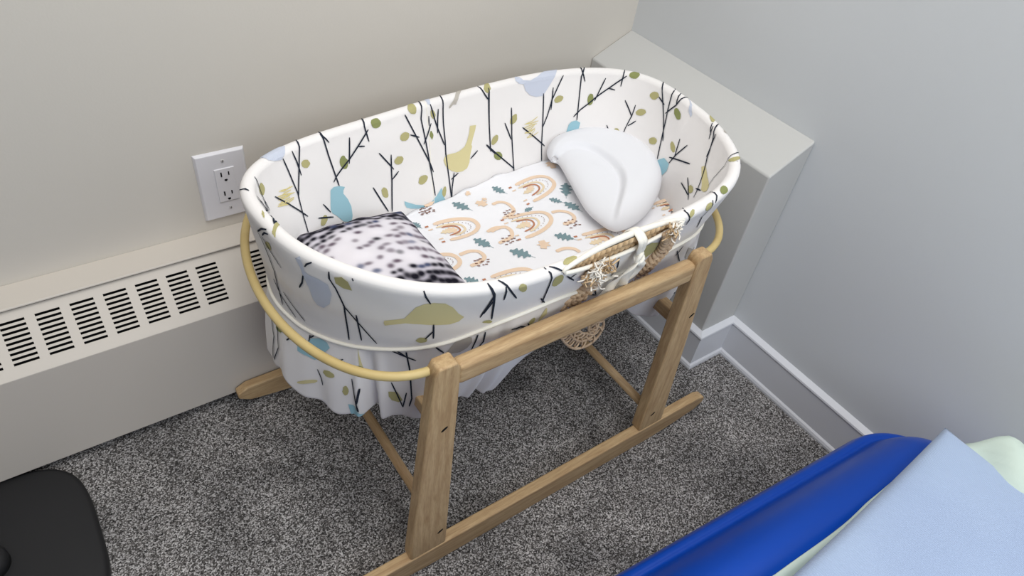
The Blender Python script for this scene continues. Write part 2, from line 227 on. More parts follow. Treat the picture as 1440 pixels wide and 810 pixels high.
('branch','line',[(1.3141,-0.0085),(1.3232,-0.0306)]),
('branch','line',[(1.3292,-0.0787),(1.3307,-0.1138)]),
('branch','line',[(1.3186,-0.1148),(1.3292,-0.0957)]),
('branch','line',[(1.394,-0.0015),(1.4015,-0.0165),(1.4136,-0.0837)]),
('branch','line',[(1.4015,-0.0205),(1.394,-0.0727)]),
('olive','poly',[(1.079,-0.0386),(1.0835,-0.0356),(1.0881,-0.0336),(1.0911,-0.0336),(1.0911,-0.0376),(1.0896,-0.0426),(1.0866,-0.0476),(1.0835,-0.0516),(1.0805,-0.0536),(1.0775,-0.0536),(1.073,-0.0546),(1.0715,-0.0516),(1.0715,-0.0486),(1.0745,-0.0436)]),
('olive','poly',[(1.3216,-0.1168),(1.3216,-0.1198),(1.3201,-0.1228),(1.3156,-0.1248),(1.3126,-0.1258),(1.3096,-0.1248),(1.3066,-0.1228),(1.3051,-0.1208),(1.3066,-0.1178),(1.3081,-0.1148),(1.3111,-0.1118),(1.3156,-0.1118),(1.3186,-0.1118),(1.3216,-0.1138)]),
('olive','poly',[(1.4166,-0.0907),(1.4166,-0.0917),(1.4151,-0.0937),(1.4121,-0.0937),(1.4075,-0.0917),(1.4045,-0.0907),(1.4015,-0.0887),(1.4,-0.0867),(1.4015,-0.0867),(1.403,-0.0847),(1.406,-0.0847),(1.4091,-0.0847),(1.4121,-0.0857),(1.4151,-0.0887)]),
('lavender','poly',[(1.1483,-0.0185),(1.1559,-0.0115),(1.1589,-0.0205),(1.1589,-0.0346),(1.1649,-0.0376),(1.1785,-0.0366),(1.192,-0.0406),(1.1936,-0.0586),(1.186,-0.0837),(1.1725,-0.1007),(1.1619,-0.1007),(1.1574,-0.0907),(1.1574,-0.0737),(1.1544,-0.0516),(1.1529,-0.0306)]),
('olive','poly',[(1.2041,-0.0205),(1.2147,-0.0145),(1.2222,-0.0195),(1.2252,-0.0356),(1.2131,-0.0366),(1.2041,-0.0316)]),
('sand','poly',[(1.2614,-0.0897),(1.2629,-0.0837),(1.29,-0.0707),(1.2975,-0.0566),(1.3051,-0.0416),(1.3156,-0.0326),(1.3277,-0.0286),(1.3412,-0.0296),(1.3518,-0.0396),(1.3608,-0.0556),(1.3699,-0.0656),(1.3638,-0.0757),(1.3518,-0.0807),(1.3322,-0.0807),(1.3111,-0.0797),(1.2915,-0.0807),(1.2719,-0.0897),(1.2629,-0.0947)]),
('branch','line',[(1.394,-0.0015),(1.4015,-0.0205),(1.4136,-0.0837)]),
('branch','line',[(1.403,-0.0306),(1.397,-0.0636)]),
('branch','line',[(1.4091,0.0005),(1.4181,-0.0085),(1.4377,-0.0386)]),
('branch','line',[(1.4166,-0.0095),(1.4181,-0.0346)]),
('branch','line',[(1.4784,0.0015),(1.4829,-0.0085),(1.4874,-0.0396),(1.495,-0.0807)]),
('branch','line',[(1.4859,0.0005),(1.5025,-0.0115)]),
('branch','line',[(1.4859,-0.0636),(1.501,-0.0837)]),
('branch','line',[(1.513,-0.0246),(1.5326,-0.0436)]),
('branch','line',[(1.5206,-0.0346),(1.5311,-0.0286)]),
('branch','line',[(1.7406,0.0005),(1.7511,-0.0316)]),
('branch','line',[(1.7255,-0.0125),(1.73,-0.0246)]),
('branch','line',[(1.8024,-0.0065),(1.7918,-0.0346),(1.8114,-0.0707)]),
('branch','line',[(1.6155,-0.0376),(1.6291,-0.0677),(1.6291,-0.0917)]),
('branch','line',[(1.6035,-0.0446),(1.611,-0.0596)]),
('olive','poly',[(1.4407,-0.0105),(1.4422,-0.0115),(1.4452,-0.0135),(1.4467,-0.0175),(1.4482,-0.0215),(1.4482,-0.0256),(1.4467,-0.0276),(1.4437,-0.0276),(1.4407,-0.0246),(1.4377,-0.0215),(1.4347,-0.0165),(1.4347,-0.0135),(1.4362,-0.0115),(1.4377,-0.0105)]),
('olive','poly',[(1.504,-0.0185),(1.507,-0.0236),(1.5085,-0.0296),(1.5085,-0.0356),(1.5055,-0.0386),(1.5025,-0.0416),(1.498,-0.0406),(1.4934,-0.0366),(1.4919,-0.0326),(1.4904,-0.0266),(1.4904,-0.0205),(1.4919,-0.0165),(1.4965,-0.0155),(1.4995,-0.0155)]),
('olive','poly',[(1.5326,-0.0005),(1.5296,-0.0025),(1.5266,-0.0045),(1.5206,-0.0055),(1.5161,-0.0055),(1.5115,-0.0055),(1.507,-0.0045),(1.507,-0.0025),(1.5085,-0.0005),(1.513,0.0025),(1.5191,0.0045),(1.5251,0.0045),(1.5296,0.0035),(1.5311,0.0015)]),
('olive','poly',[(1.7572,-0.0045),(1.7587,-0.0055),(1.7572,-0.0075),(1.7557,-0.0105),(1.7527,-0.0125),(1.7496,-0.0135),(1.7481,-0.0145),(1.7451,-0.0135),(1.7436,-0.0115),(1.7451,-0.0095),(1.7466,-0.0075),(1.7496,-0.0055),(1.7527,-0.0045),(1.7557,-0.0035)]),
('olive','poly',[(1.7979,-0.0085),(1.7994,-0.0105),(1.7979,-0.0125),(1.7979,-0.0155),(1.7979,-0.0195),(1.7949,-0.0205),(1.7903,-0.0195),(1.7858,-0.0175),(1.7828,-0.0135),(1.7828,-0.0115),(1.7843,-0.0095),(1.7888,-0.0075),(1.7933,-0.0075),(1.7964,-0.0075)]),
('olive','poly',[(1.6818,-0.0747),(1.6637,-0.0396),(1.6803,-0.0366),(1.7029,-0.0486),(1.7074,-0.0717),(1.6954,-0.0797)]),
('branch','line',[(1.8099,0.0095),(1.8205,0.0075),(1.8159,-0.0045),(1.8069,-0.0125)]),
('branch','line',[(1.7481,0.0085),(1.7421,-0.0015)]),
('green','poly',[(1.8476,-0.0015),(1.8476,-0.0045),(1.8476,-0.0065),(1.8461,-0.0095),(1.8431,-0.0105),(1.8386,-0.0105),(1.8325,-0.0095),(1.8295,-0.0075),(1.828,-0.0055),(1.8295,-0.0025),(1.8325,-0.0005),(1.8386,0.0015),(1.8431,0.0015),(1.8461,0.0005)]),
]
SKIRT_PRINTS = [
('branch','line',[(1.1288,0.0),(1.1257,0.132)]),
('branch','line',[(1.1272,0.082),(1.1393,0.0)]),
('branch','line',[(1.0926,0.195),(1.082,0.321)]),
('branch','line',[(1.0293,0.233),(1.0413,0.509),(1.0278,0.912)]),
('branch','line',[(1.0534,0.277),(1.0579,0.616),(1.0323,0.912)]),
('branch','line',[(1.1664,0.289),(1.1905,0.182)]),
('branch','line',[(1.1423,0.478),(1.1498,0.591),(1.1514,0.679)]),
('branch','line',[(1.2056,0.428),(1.2101,0.673),(1.2147,0.912)]),
('branch','line',[(1.2177,0.541),(1.2131,0.786)]),
('branch','line',[(1.2644,0.0),(1.284,0.069),(1.3066,0.138)]),
('branch','line',[(1.29,0.0),(1.2975,0.27),(1.3006,0.654),(1.296,0.792)]),
('branch','line',[(1.2734,0.0),(1.29,0.082)]),
('branch','line',[(1.2659,0.434),(1.2749,0.623),(1.284,0.836)]),
('branch','line',[(1.2915,0.579),(1.284,0.836)]),
('branch','line',[(1.3337,0.006),(1.3488,0.107)]),
('branch','line',[(1.3985,0.0),(1.397,0.075),(1.3925,0.182)]),
('branch','line',[(1.4091,0.038),(1.4091,0.138),(1.4015,0.195)]),
('green','poly',[(1.0519,0.252),(1.0564,0.226),(1.0609,0.214),(1.0655,0.214),(1.0685,0.226),(1.07,0.252),(1.0685,0.289),(1.0655,0.321),(1.0624,0.34),(1.0564,0.358),(1.0504,0.365),(1.0474,0.346),(1.0474,0.314),(1.0489,0.277)]),
('olive','poly',[(1.1544,0.447),(1.1559,0.428),(1.1604,0.409),(1.1664,0.39),(1.1694,0.396),(1.174,0.403),(1.1755,0.421),(1.1755,0.44),(1.1725,0.459),(1.1694,0.472),(1.1649,0.484),(1.1589,0.497),(1.1559,0.484),(1.1529,0.478)]),
('olive','poly',[(1.1936,0.541),(1.1951,0.547),(1.1966,0.566),(1.1981,0.597),(1.1981,0.629),(1.1966,0.66),(1.1951,0.679),(1.192,0.686),(1.1905,0.679),(1.189,0.66),(1.1875,0.629),(1.189,0.597),(1.189,0.566),(1.192,0.547)]),
('green','poly',[(1.2222,0.283),(1.2222,0.296),(1.2207,0.302),(1.2177,0.296),(1.2147,0.296),(1.2101,0.302),(1.2071,0.296),(1.2056,0.289),(1.2071,0.27),(1.2101,0.245),(1.2147,0.226),(1.2177,0.226),(1.2207,0.245),(1.2222,0.264)]),
('sand','poly',[(1.1408,0.667),(1.1393,0.686),(1.1348,0.717),(1.1272,0.742),(1.1197,0.767),(1.1107,0.805),(1.1046,0.83),(1.1031,0.83),(1.1046,0.805),(1.1107,0.761),(1.1197,0.711),(1.1272,0.686),(1.1348,0.667),(1.1393,0.66)]),
('blue','poly',[(1.1031,0.214),(1.1167,0.176),(1.1318,0.075),(1.1468,0.031),(1.1604,0.044),(1.1664,0.094),(1.1574,0.176),(1.1514,0.289),(1.1363,0.358),(1.1227,0.34),(1.1046,0.34)]),
('blue','poly',[(1.1951,0.83),(1.2071,0.855),(1.2207,1.0),(1.2162,1.0),(1.1981,1.0)]),
('sand','poly',[(1.2147,0.006),(1.2192,0.145),(1.2222,0.264),(1.2177,0.22)]),
('olive','poly',[(1.2599,0.572),(1.2749,0.585),(1.284,0.717),(1.2764,0.755),(1.2644,0.717),(1.2599,0.648)]),
('taupe','poly',[(1.3533,0.119),(1.3593,0.063),(1.3699,0.0),(1.3789,0.006),(1.3895,0.044),(1.391,0.101),(1.3849,0.151),(1.3744,0.176),(1.3608,0.151)]),
('branch','line',[(1.4513,0.113),(1.4663,0.119),(1.4859,0.17)]),
('branch','line',[(1.4784,0.113),(1.4874,0.182)]),
('branch','line',[(1.6004,0.057),(1.611,0.176),(1.5914,0.107)]),
('branch','line',[(1.8853,0.792),(1.9214,0.987),(1.8958,0.943)]),
('branch','line',[(1.7933,0.069),(1.8175,0.226)]),
('branch','line',[(1.7949,0.126),(1.8099,0.044)]),
('olive','poly',[(1.4904,0.094),(1.4919,0.107),(1.4919,0.119),(1.4919,0.132),(1.4889,0.138),(1.4874,0.145),(1.4844,0.138),(1.4829,0.138),(1.4814,0.126),(1.4814,0.113),(1.4814,0.101),(1.4844,0.094),(1.4859,0.088),(1.4889,0.088)]),
('sand','poly',[(1.5085,0.044),(1.5115,0.063),(1.5145,0.119),(1.5025,0.164),(1.4995,0.151)]),
('taupe','poly',[(1.834,0.208),(1.8355,0.107),(1.8883,0.226),(1.8913,0.333),(1.8536,0.283)]),
]
SHEET_PRINTS = [
('rainbow',[(-0.4582,-0.2303),(-0.4581,-0.2878),(-0.3911,-0.2531)]),
('rainbow',[(-0.5257,-0.3062),(-0.5273,-0.3616),(-0.4601,-0.3379)]),
('rainbow',[(-0.6498,-0.2588),(-0.6464,-0.3093),(-0.5794,-0.2861)]),
('rainbow',[(-0.6335,-0.415),(-0.6322,-0.4612),(-0.5661,-0.4409)]),
('rainbow',[(-0.4391,-0.4066),(-0.44,-0.4552),(-0.3692,-0.4413)]),
('rainbow',[(-0.7191,-0.3297),(-0.7152,-0.3758),(-0.6588,-0.3546)]),
('rainbow',[(-0.2706,-0.4064),(-0.2695,-0.449),(-0.2147,-0.4252)]),
('hook',[(-0.571,-0.3209),(-0.5581,-0.3195),(-0.5445,-0.3232),(-0.5402,-0.3359),(-0.5479,-0.349),(-0.5636,-0.3515),(-0.5762,-0.3527)]),
('dots',[(-0.5556,-0.3544)]),
('hook',[(-0.5302,-0.2616),(-0.5151,-0.2606),(-0.5045,-0.2699),(-0.5027,-0.2869),(-0.511,-0.2979),(-0.5349,-0.3027)]),
('dots',[(-0.514,-0.2962)]),
('hook',[(-0.4514,-0.3342),(-0.4366,-0.3364),(-0.4238,-0.3482),(-0.422,-0.3617),(-0.4321,-0.3702),(-0.4509,-0.3678)]),
('dots',[(-0.4338,-0.3735)]),
('hook',[(-0.5055,-0.4196),(-0.4883,-0.4212),(-0.4747,-0.4303),(-0.4718,-0.441)]),
('dots',[(-0.4865,-0.4612)]),
('hook',[(-0.6523,-0.3487),(-0.6325,-0.3471),(-0.6181,-0.3543),(-0.6169,-0.3703),(-0.6292,-0.3776),(-0.6498,-0.3795)]),
('dots',[(-0.6278,-0.3784)]),
('hook',[(-0.5769,-0.3175),(-0.5617,-0.3156),(-0.5496,-0.3215)]),
('dots',[(-0.6434,-0.2206)]),
('hook',[(-0.638,-0.2076),(-0.626,-0.207),(-0.6171,-0.1985)]),
('dots',[(-0.6411,-0.2199)]),
('oak',[(-0.5001,-0.2154),(-0.488,-0.2391)]),
('oak',[(-0.3732,-0.2737),(-0.3941,-0.3027)]),
('oak',[(-0.4285,-0.2963),(-0.4135,-0.3147)]),
('oak',[(-0.4089,-0.3173),(-0.4014,-0.3507)]),
('oak',[(-0.488,-0.304),(-0.471,-0.3011)]),
('oak',[(-0.4806,-0.3824),(-0.4595,-0.4082)]),
('oak',[(-0.5722,-0.3788),(-0.5491,-0.4078)]),
('oak',[(-0.6009,-0.3307),(-0.593,-0.3516)]),
('oak',[(-0.4868,-0.3024),(-0.4715,-0.3017)]),
('oak',[(-0.3836,-0.3839),(-0.3786,-0.4023)]),
('oak',[(-0.5868,-0.2182),(-0.5721,-0.2502)]),
('oak',[(-0.6071,-0.3218),(-0.5931,-0.3516)]),
('oak',[(-0.6775,-0.2376),(-0.6722,-0.2551)]),
('oak',[(-0.6742,-0.3993),(-0.6558,-0.419)]),
('oak',[(-0.4078,-0.3188),(-0.4017,-0.3482)]),
('maple',[(-0.3722,-0.2064),(-0.3493,-0.2178)]),
('maple',[(-0.5194,-0.3831),(-0.5038,-0.4036)]),
('maple',[(-0.5558,-0.2469),(-0.5318,-0.2478)]),
('maple',[(-0.5373,-0.2373),(-0.5267,-0.2401)]),
('maple',[(-0.55,-0.2013),(-0.5454,-0.2139)]),
('maple',[(-0.3846,-0.3548),(-0.3751,-0.357)]),
('maple',[(-0.438,-0.2609),(-0.4414,-0.244)]),
('maple',[(-0.6375,-0.2866),(-0.6156,-0.2855)]),
('maple',[(-0.5159,-0.335),(-0.4966,-0.334)]),
('maple',[(-0.4208,-0.4319),(-0.4012,-0.4345)]),
('maple',[(-0.2344,-0.3938),(-0.225,-0.4126)]),
]
# ---------------------------------------------------------------- helpers
scene = bpy.context.scene
COL = scene.collection
rnd = random.Random(7)
PI = math.pi

class MB:
    """collects verts and faces (with a material slot per face) for ONE mesh object"""
    def __init__(self): self.v = []; self.f = []; self.m = []; self.e = []
    def add(self, verts, faces, m=0):
        o = len(self.v); self.v += [tuple(map(float, p)) for p in verts]
        self.f += [tuple(i+o for i in f) for f in faces]; self.m += [m]*len(faces)
    def box(self, a, b, m=0):
        (x0, y0, z0), (x1, y1, z1) = a, b
        self.add([(x0,y0,z0),(x1,y0,z0),(x1,y1,z0),(x0,y1,z0),(x0,y0,z1),(x1,y0,z1),(x1,y1,z1),(x0,y1,z1)],
                 [(0,3,2,1),(4,5,6,7),(0,1,5,4),(1,2,6,5),(2,3,7,6),(3,0,4,7)], m)
    def grid(self, A, m=0, close_i=False, close_j=False, keep=None):
        """A: array (ni, nj, 3)"""
        ni, nj = A.shape[:2]; fs = []
        for i in range(ni if close_i else ni-1):
            for j in range(nj if close_j else nj-1):
                if keep is not None and not keep(i, j): continue
                i2, j2 = (i+1) % ni, (j+1) % nj
                fs.append((i*nj+j, i2*nj+j, i2*nj+j2, i*nj+j2))
        self.add(A.reshape(-1, 3), fs, m)
    def tube(self, path, r, n=8, m=0, closed=False, caps=True, flat=1.0):
        P = np.asarray(path, float); k = len(P)
        if closed: T = np.roll(P, -1, 0)-np.roll(P, 1, 0)
        else: T = np.gradient(P, axis=0)
        T /= np.linalg.norm(T, axis=1)[:, None]+1e-12
        ref = np.array([0, 0, 1.0]) if abs(T[0, 2]) < .9 else np.array([1.0, 0, 0])
        N = ref-T[0]*(ref@T[0]); N /= np.linalg.norm(N); rows = []
        rr = np.broadcast_to(np.asarray(r, float), (k,))
        for i in range(k):
            N = N-T[i]*(N@T[i]); N /= np.linalg.norm(N)+1e-12; B = np.cross(T[i], N)
            a = np.arange(n)/n*2*PI
            rows.append(P[i]+rr[i]*(np.cos(a)[:, None]*N*flat+np.sin(a)[:, None]*B))
        A = np.array(rows); o = len(self.v)
        self.grid(A, m, close_i=closed, close_j=True)
        if caps and not closed:
            self.f += [tuple(o+j for j in range(n)), tuple(o+(k-1)*n+j for j in reversed(range(n)))]; self.m += [m, m]
    def lathe(self, prof, c, n=40, m=0, axis='z'):
        rows = []
        for r, z in prof:
            a = np.arange(n)/n*2*PI
            p = np.stack([c[0]+r*np.cos(a), c[1]+r*np.sin(a), np.full(n, c[2]+z)], 1)
            if axis == 'y': p = np.stack([c[0]+r*np.cos(a), np.full(n, c[1]+z), c[2]+r*np.sin(a)], 1)
            rows.append(p)
        o = len(self.v); self.grid(np.array(rows), m, close_j=True); k = len(prof)
        self.f += [tuple(o+j for j in reversed(range(n))), tuple(o+(k-1)*n+j for j in range(n))]; self.m += [m, m]
    def prism(self, poly, f0, f1, m=0):
        """poly of 2-D points, f0/f1 map (a, b) to the two end positions"""
        n = len(poly); v = [f0(*p) for p in poly]+[f1(*p) for p in poly]
        self.add(v, [tuple(reversed(range(n))), tuple(range(n, 2*n))]+[(i, (i+1) % n, n+(i+1) % n, n+i) for i in range(n)], m)
    def build(self, name, mats, parent=None, smooth=False, bevel=0, fix=True):
        me = bpy.data.meshes.new(name); me.from_pydata(self.v, self.e, self.f); me.update()
        if not isinstance(mats, (list, tuple)): mats = [mats]
        for mt in mats: me.materials.append(mt)
        me.polygons.foreach_set('material_index', self.m)
        if smooth: me.polygons.foreach_set('use_smooth', [(mi == 0 or not fix and len(mats) == 1) for mi in self.m] if len(mats) > 1 else [True]*len(me.polygons))
        if fix:
            b = bmesh.new(); b.from_mesh(me); bmesh.ops.recalc_face_normals(b, faces=b.faces); b.to_mesh(me); b.free()
        o = bpy.data.objects.new(name, me); COL.objects.link(o)
        if bevel:
            bv = o.modifiers.new('bevel', 'BEVEL'); bv.width = bevel; bv.segments = 3; bv.limit_method = 'ANGLE'; bv.angle_limit = math.radians(40)
            me.polygons.foreach_set('use_smooth', [True]*len(me.polygons))
            wn = o.modifiers.new('normals', 'WEIGHTED_NORMAL'); wn.keep_sharp = True
        if parent is not None:
            o.parent = parent
            o.matrix_parent_inverse = Matrix.Translation(parent.location).inverted()
        return o
def tag(o, label=None, cat=None, group=None, kind=None):
    for k, v in (('label', label), ('category', cat), ('group', group), ('kind', kind)):
        if v: o[k] = v
    return o
def thing(name, label, cat, loc=(0, 0, 0), group=None):
    o = bpy.data.objects.new(name, None); o.empty_display_size = .05; COL.objects.link(o); o.location = loc
    return tag(o, label, cat, group)
def catmull(pts, n=12, closed=False):
    P = [np.asarray(p, float) for p in pts]; k = len(P); out = []
    for i in range(k if closed else k-1):
        if closed: p0, p1, p2, p3 = P[i-1], P[i], P[(i+1) % k], P[(i+2) % k]
        else: p0, p1, p2, p3 = P[max(i-1, 0)], P[i], P[i+1], P[min(i+2, k-1)]
        for t in np.arange(n)/n:
            out.append(.5*((2*p1)+(-p0+p2)*t+(2*p0-5*p1+4*p2-p3)*t*t+(-p0+3*p1-3*p2+p3)*t**3))
    if not closed: out.append(P[-1])
    return np.array(out)

# ---------------------------------------------------------------- materials
def mat(name, col, rough=.8, spec=.3, bump=None, bump_scale=200, bump_str=.2, bump_dist=.002, var=None, var_scale=5, sheen=0, stretch=None, metal=0):
    m = bpy.data.materials.new(name); m.use_nodes = True; nt = m.node_tree; N, L = nt.nodes, nt.links
    b = N['Principled BSDF']; b.inputs['Base Color'].default_value = (*col, 1); b.inputs['Roughness'].default_value = rough
    b.inputs['Specular IOR Level'].default_value = spec; b.inputs['Sheen Weight'].default_value = sheen; b.inputs['Metallic'].default_value = metal
    tc = N.new('ShaderNodeTexCoord'); mp = N.new('ShaderNodeMapping'); L.new(tc.outputs['Object'], mp.inputs['Vector'])
    if stretch: mp.inputs['Scale'].default_value = stretch
    if var:
        nz = N.new('ShaderNodeTexNoise'); nz.inputs['Scale'].default_value = var_scale; nz.inputs['Detail'].default_value = 5
        L.new(mp.outputs['Vector'], nz.inputs['Vector'])
        rp = N.new('ShaderNodeValToRGB'); rp.color_ramp.elements[0].position = .3; rp.color_ramp.elements[1].position = .7
        rp.color_ramp.elements[0].color = (*var, 1); rp.color_ramp.elements[1].color = (*col, 1)
        L.new(nz.outputs['Fac'], rp.inputs['Fac']); L.new(rp.outputs['Color'], b.inputs['Base Color'])
    if bump:
        if bump == 'noise':
            t = N.new('ShaderNodeTexNoise'); t.inputs['Scale'].default_value = bump_scale; t.inputs['Detail'].default_value = 3; out = t.outputs['Fac']
        elif bump == 'weave':
            t = N.new('ShaderNodeTexBrick'); t.inputs['Scale'].default_value = bump_scale; out = t.outputs['Fac']
        else:
            t = N.new('ShaderNodeTexWave'); t.inputs['Scale'].default_value = bump_scale; t.inputs['Distortion'].default_value = .4; t.bands_direction = bump; out = t.outputs['Fac']
        L.new(mp.outputs['Vector'], t.inputs['Vector'])
        bp = N.new('ShaderNodeBump'); bp.inputs['Strength'].default_value = bump_str; bp.inputs['Distance'].default_value = bump_dist
        L.new(out, bp.inputs['Height']); L.new(bp.outputs['Normal'], b.inputs['Normal'])
    return m
def srgb(r, g, b):
    f = lambda c: c/12.92 if c <= .04045 else ((c+.055)/1.055)**2.4
    return tuple(f(x/255) for x in (r, g, b))
def wood(name, stretch):
    m = bpy.data.materials.new(name); m.use_nodes = True; nt = m.node_tree; N, L = nt.nodes, nt.links; b = N['Principled BSDF']
    tc = N.new('ShaderNodeTexCoord'); mp = N.new('ShaderNodeMapping'); mp.inputs['Scale'].default_value = stretch; L.new(tc.outputs['Object'], mp.inputs['Vector'])
    n1 = N.new('ShaderNodeTexNoise'); n1.inputs['Scale'].default_value = 5; n1.inputs['Detail'].default_value = 6; n1.inputs['Distortion'].default_value = .6; L.new(mp.outputs['Vector'], n1.inputs['Vector'])
    rp = N.new('ShaderNodeValToRGB'); e = rp.color_ramp.elements
    e[0].position = .28; e[0].color = (*srgb(170, 138, 100), 1); e[1].position = .72; e[1].color = (*srgb(205, 177, 136), 1)
    L.new(n1.outputs['Fac'], rp.inputs['Fac'])
    n2 = N.new('ShaderNodeTexNoise'); n2.inputs['Scale'].default_value = 30; n2.inputs['Detail'].default_value = 3; L.new(mp.outputs['Vector'], n2.inputs['Vector'])
    mx = N.new('ShaderNodeMix'); mx.data_type = 'RGBA'; mx.blend_type = 'MULTIPLY'; mx.inputs[0].default_value = .35
    r2 = N.new('ShaderNodeValToRGB'); r2.color_ramp.elements[0].position = .35; r2.color_ramp.elements[0].color = (.62, .55, .48, 1); r2.color_ramp.elements[1].position = .55
    L.new(n2.outputs['Fac'], r2.inputs['Fac']); L.new(rp.outputs['Color'], mx.inputs[6]); L.new(r2.outputs['Color'], mx.inputs[7]); L.new(mx.outputs[2], b.inputs['Base Color'])
    b.inputs['Roughness'].default_value = .5; b.inputs['Specular IOR Level'].default_value = .35
    return m
def carpet_mat():
    m = bpy.data.materials.new('grey_carpet'); m.use_nodes = True; nt = m.node_tree; N, L = nt.nodes, nt.links; b = N['Principled BSDF']
    tc = N.new('ShaderNodeTexCoord')
    n1 = N.new('ShaderNodeTexNoise'); n1.inputs['Scale'].default_value = 330; n1.inputs['Detail'].default_value = 3; n1.inputs['Roughness'].default_value = .75
    n2 = N.new('ShaderNodeTexNoise'); n2.inputs['Scale'].default_value = 5.5; n2.inputs['Detail'].default_value = 4; n2.inputs['Distortion'].default_value = 1.2
    vo = N.new('ShaderNodeTexVoronoi'); vo.inputs['Scale'].default_value = 480; vo.inputs['Randomness'].default_value = 1
    for t in (n1, n2, vo): L.new(tc.outputs['Object'], t.inputs['Vector'])
    rp = N.new('ShaderNodeValToRGB'); e = rp.color_ramp.elements
    e[0].position = .34; e[0].color = (*srgb(52, 51, 51), 1); e[1].position = .68; e[1].color = (*srgb(208, 206, 206), 1)
    k = rp.color_ramp.elements.new(.5); k.color = (*srgb(110, 107, 105), 1)
    hs = N.new('ShaderNodeSeparateColor'); L.new(vo.outputs['Color'], hs.inputs['Color'])
    ad = N.new('ShaderNodeMix'); ad.data_type = 'FLOAT'; ad.inputs[0].default_value = .34
    L.new(n1.outputs['Fac'], ad.inputs[2]); L.new(hs.outputs[0], ad.inputs[3]); L.new(ad.outputs[0], rp.inputs['Fac'])
    r2 = N.new('ShaderNodeValToRGB'); r2.color_ramp.elements[0].position = .32; r2.color_ramp.elements[0].color = (.64, .64, .65, 1); r2.color_ramp.elements[1].position = .66; r2.color_ramp.elements[1].color = (1.2, 1.19, 1.19, 1)
    L.new(n2.outputs['Fac'], r2.inputs['Fac'])
    mx = N.new('ShaderNodeMix'); mx.data_type = 'RGBA'; mx.blend_type = 'MULTIPLY'; mx.inputs[0].default_value = 1
    L.new(rp.outputs['Color'], mx.inputs[6]); L.new(r2.outputs['Color'], mx.inputs[7]); L.new(mx.outputs[2], b.inputs['Base Color'])
    bp = N.new('ShaderNodeBump'); bp.inputs['Strength'].default_value = .7; bp.inputs['Distance'].default_value = .004
    L.new(ad.outputs[0], bp.inputs['Height']); L.new(bp.outputs['Normal'], b.inputs['Normal'])
    b.inputs['Roughness'].default_value = 1; b.inputs['Specular IOR Level'].default_value = .05
    return m
def attr_mat(name, attr, rough=.9):
    m = bpy.data.materials.new(name); m.use_nodes = True; nt = m.node_tree; b = nt.nodes['Principled BSDF']
    a = nt.nodes.new('ShaderNodeAttribute'); a.attribute_name = attr; nt.links.new(a.outputs['Color'], b.inputs['Base Color'])
    b.inputs['Roughness'].default_value = rough; b.inputs['Specular IOR Level'].default_value = .15
    return m

M = {}
M['wall_b'] = mat('greige_wall_paint', srgb(211, 206, 198), .75, .25, 'noise', 260, .12, .001)
M['wall_r'] = mat('wall_paint_cool_light', srgb(213, 216, 219), .75, .25, 'noise', 260, .12, .001)  # cool, bright cast of the window light put into this wall's colour
M['ledge'] = mat('ledge_paint', srgb(196, 196, 194), .6, .3, 'noise', 200, .1, .001)
M['trim'] = mat('white_trim_paint', srgb(218, 220, 226), .45, .4)
M['carpet'] = carpet_mat()
M['heater'] = mat('cream_enamel', srgb(208, 201, 192), .5, .4, 'noise', 220, .06, .001)
M['dark'] = mat('cavity_shade', (.008, .008, .009), .9, .1)  # near-black colour stands in for the shade inside holes and gaps
M['plate'] = mat('white_plastic', srgb(226, 225, 230), .35, .45)
M['screw'] = mat('painted_screw', srgb(200, 198, 198), .35, .5)
M['wx'] = wood('beech_along_x', (2.2, 26, 26)); M['wy'] = wood('beech_along_y', (26, 2.2, 26)); M['wz'] = wood('beech_along_z', (26, 26, 2.2))
M['hoop'] = mat('pale_bentwood', srgb(206, 184, 128), .45, .4, var=srgb(192, 168, 112), var_scale=20)
M['cloth'] = mat('white_print_cotton', srgb(236, 233, 232), .95, .1, 'noise', 600, .12, .0006)
M['piping'] = mat('cream_piping', srgb(242, 238, 228), .9, .1)
for k, c in dict(branch=(42, 48, 60), olive=(178, 172, 124), green=(138, 144, 94), sand=(214, 204, 156), ochre=(218, 204, 142), blue=(154, 194, 207), lavender=(198, 204, 219), taupe=(186, 180, 172)).items():
    M[k] = mat('print_'+k, srgb(*c), .95, .1)
PR = ['branch', 'olive', 'green', 'sand', 'ochre', 'blue', 'lavender', 'taupe']
M['straw'] = mat('maize_straw', srgb(214, 188, 152), .8, .2, var=srgb(176, 146, 110), var_scale=90, bump='noise', bump_scale=400, bump_str=.3)
M['straw_d'] = mat('maize_straw_handle', srgb(222, 196, 166), .85, .15, var=srgb(182, 154, 126), var_scale=70, bump='noise', bump_scale=300, bump_str=.4)  # the braided handle's own pinkish tan straw
M['raffia'] = mat('white_raffia', srgb(240, 234, 224), .8, .2)
M['sheet'] = mat('white_jersey_sheet', srgb(236, 236, 240), .95, .1, 'noise', 500, .1, .0006)
for k, c in dict(peach=(228, 203, 179), rust=(184, 128, 100), teal=(122, 146, 152), dot=(128, 92, 80), tan=(226, 208, 178)).items():
    M['s_'+k] = mat('sheet_print_'+k, srgb(*c), .95, .1)
SP = ['peach', 'rust', 'teal', 'dot', 'tan']
M['white'] = mat('white_brushed_cotton', srgb(228, 229, 234), .95, .1, 'noise', 450, .1, .0006)
M['tiedye'] = attr_mat('tie_dye_cotton', 'dye')
M['vinyl'] = mat('blue_vinyl', srgb(2, 66, 170), .33, .3)
M['mint'] = mat('mint_cotton', srgb(203, 218, 208), .95, .1, 'noise', 350, .15, .0008)
M['peri'] = mat('pale_blue_ribbed_cotton', srgb(172, 190, 220), .95, .1, 'X', 120, .5, .0015, var=srgb(162, 180, 212), var_scale=6, sheen=.2, stretch=(.83, .56, 0))
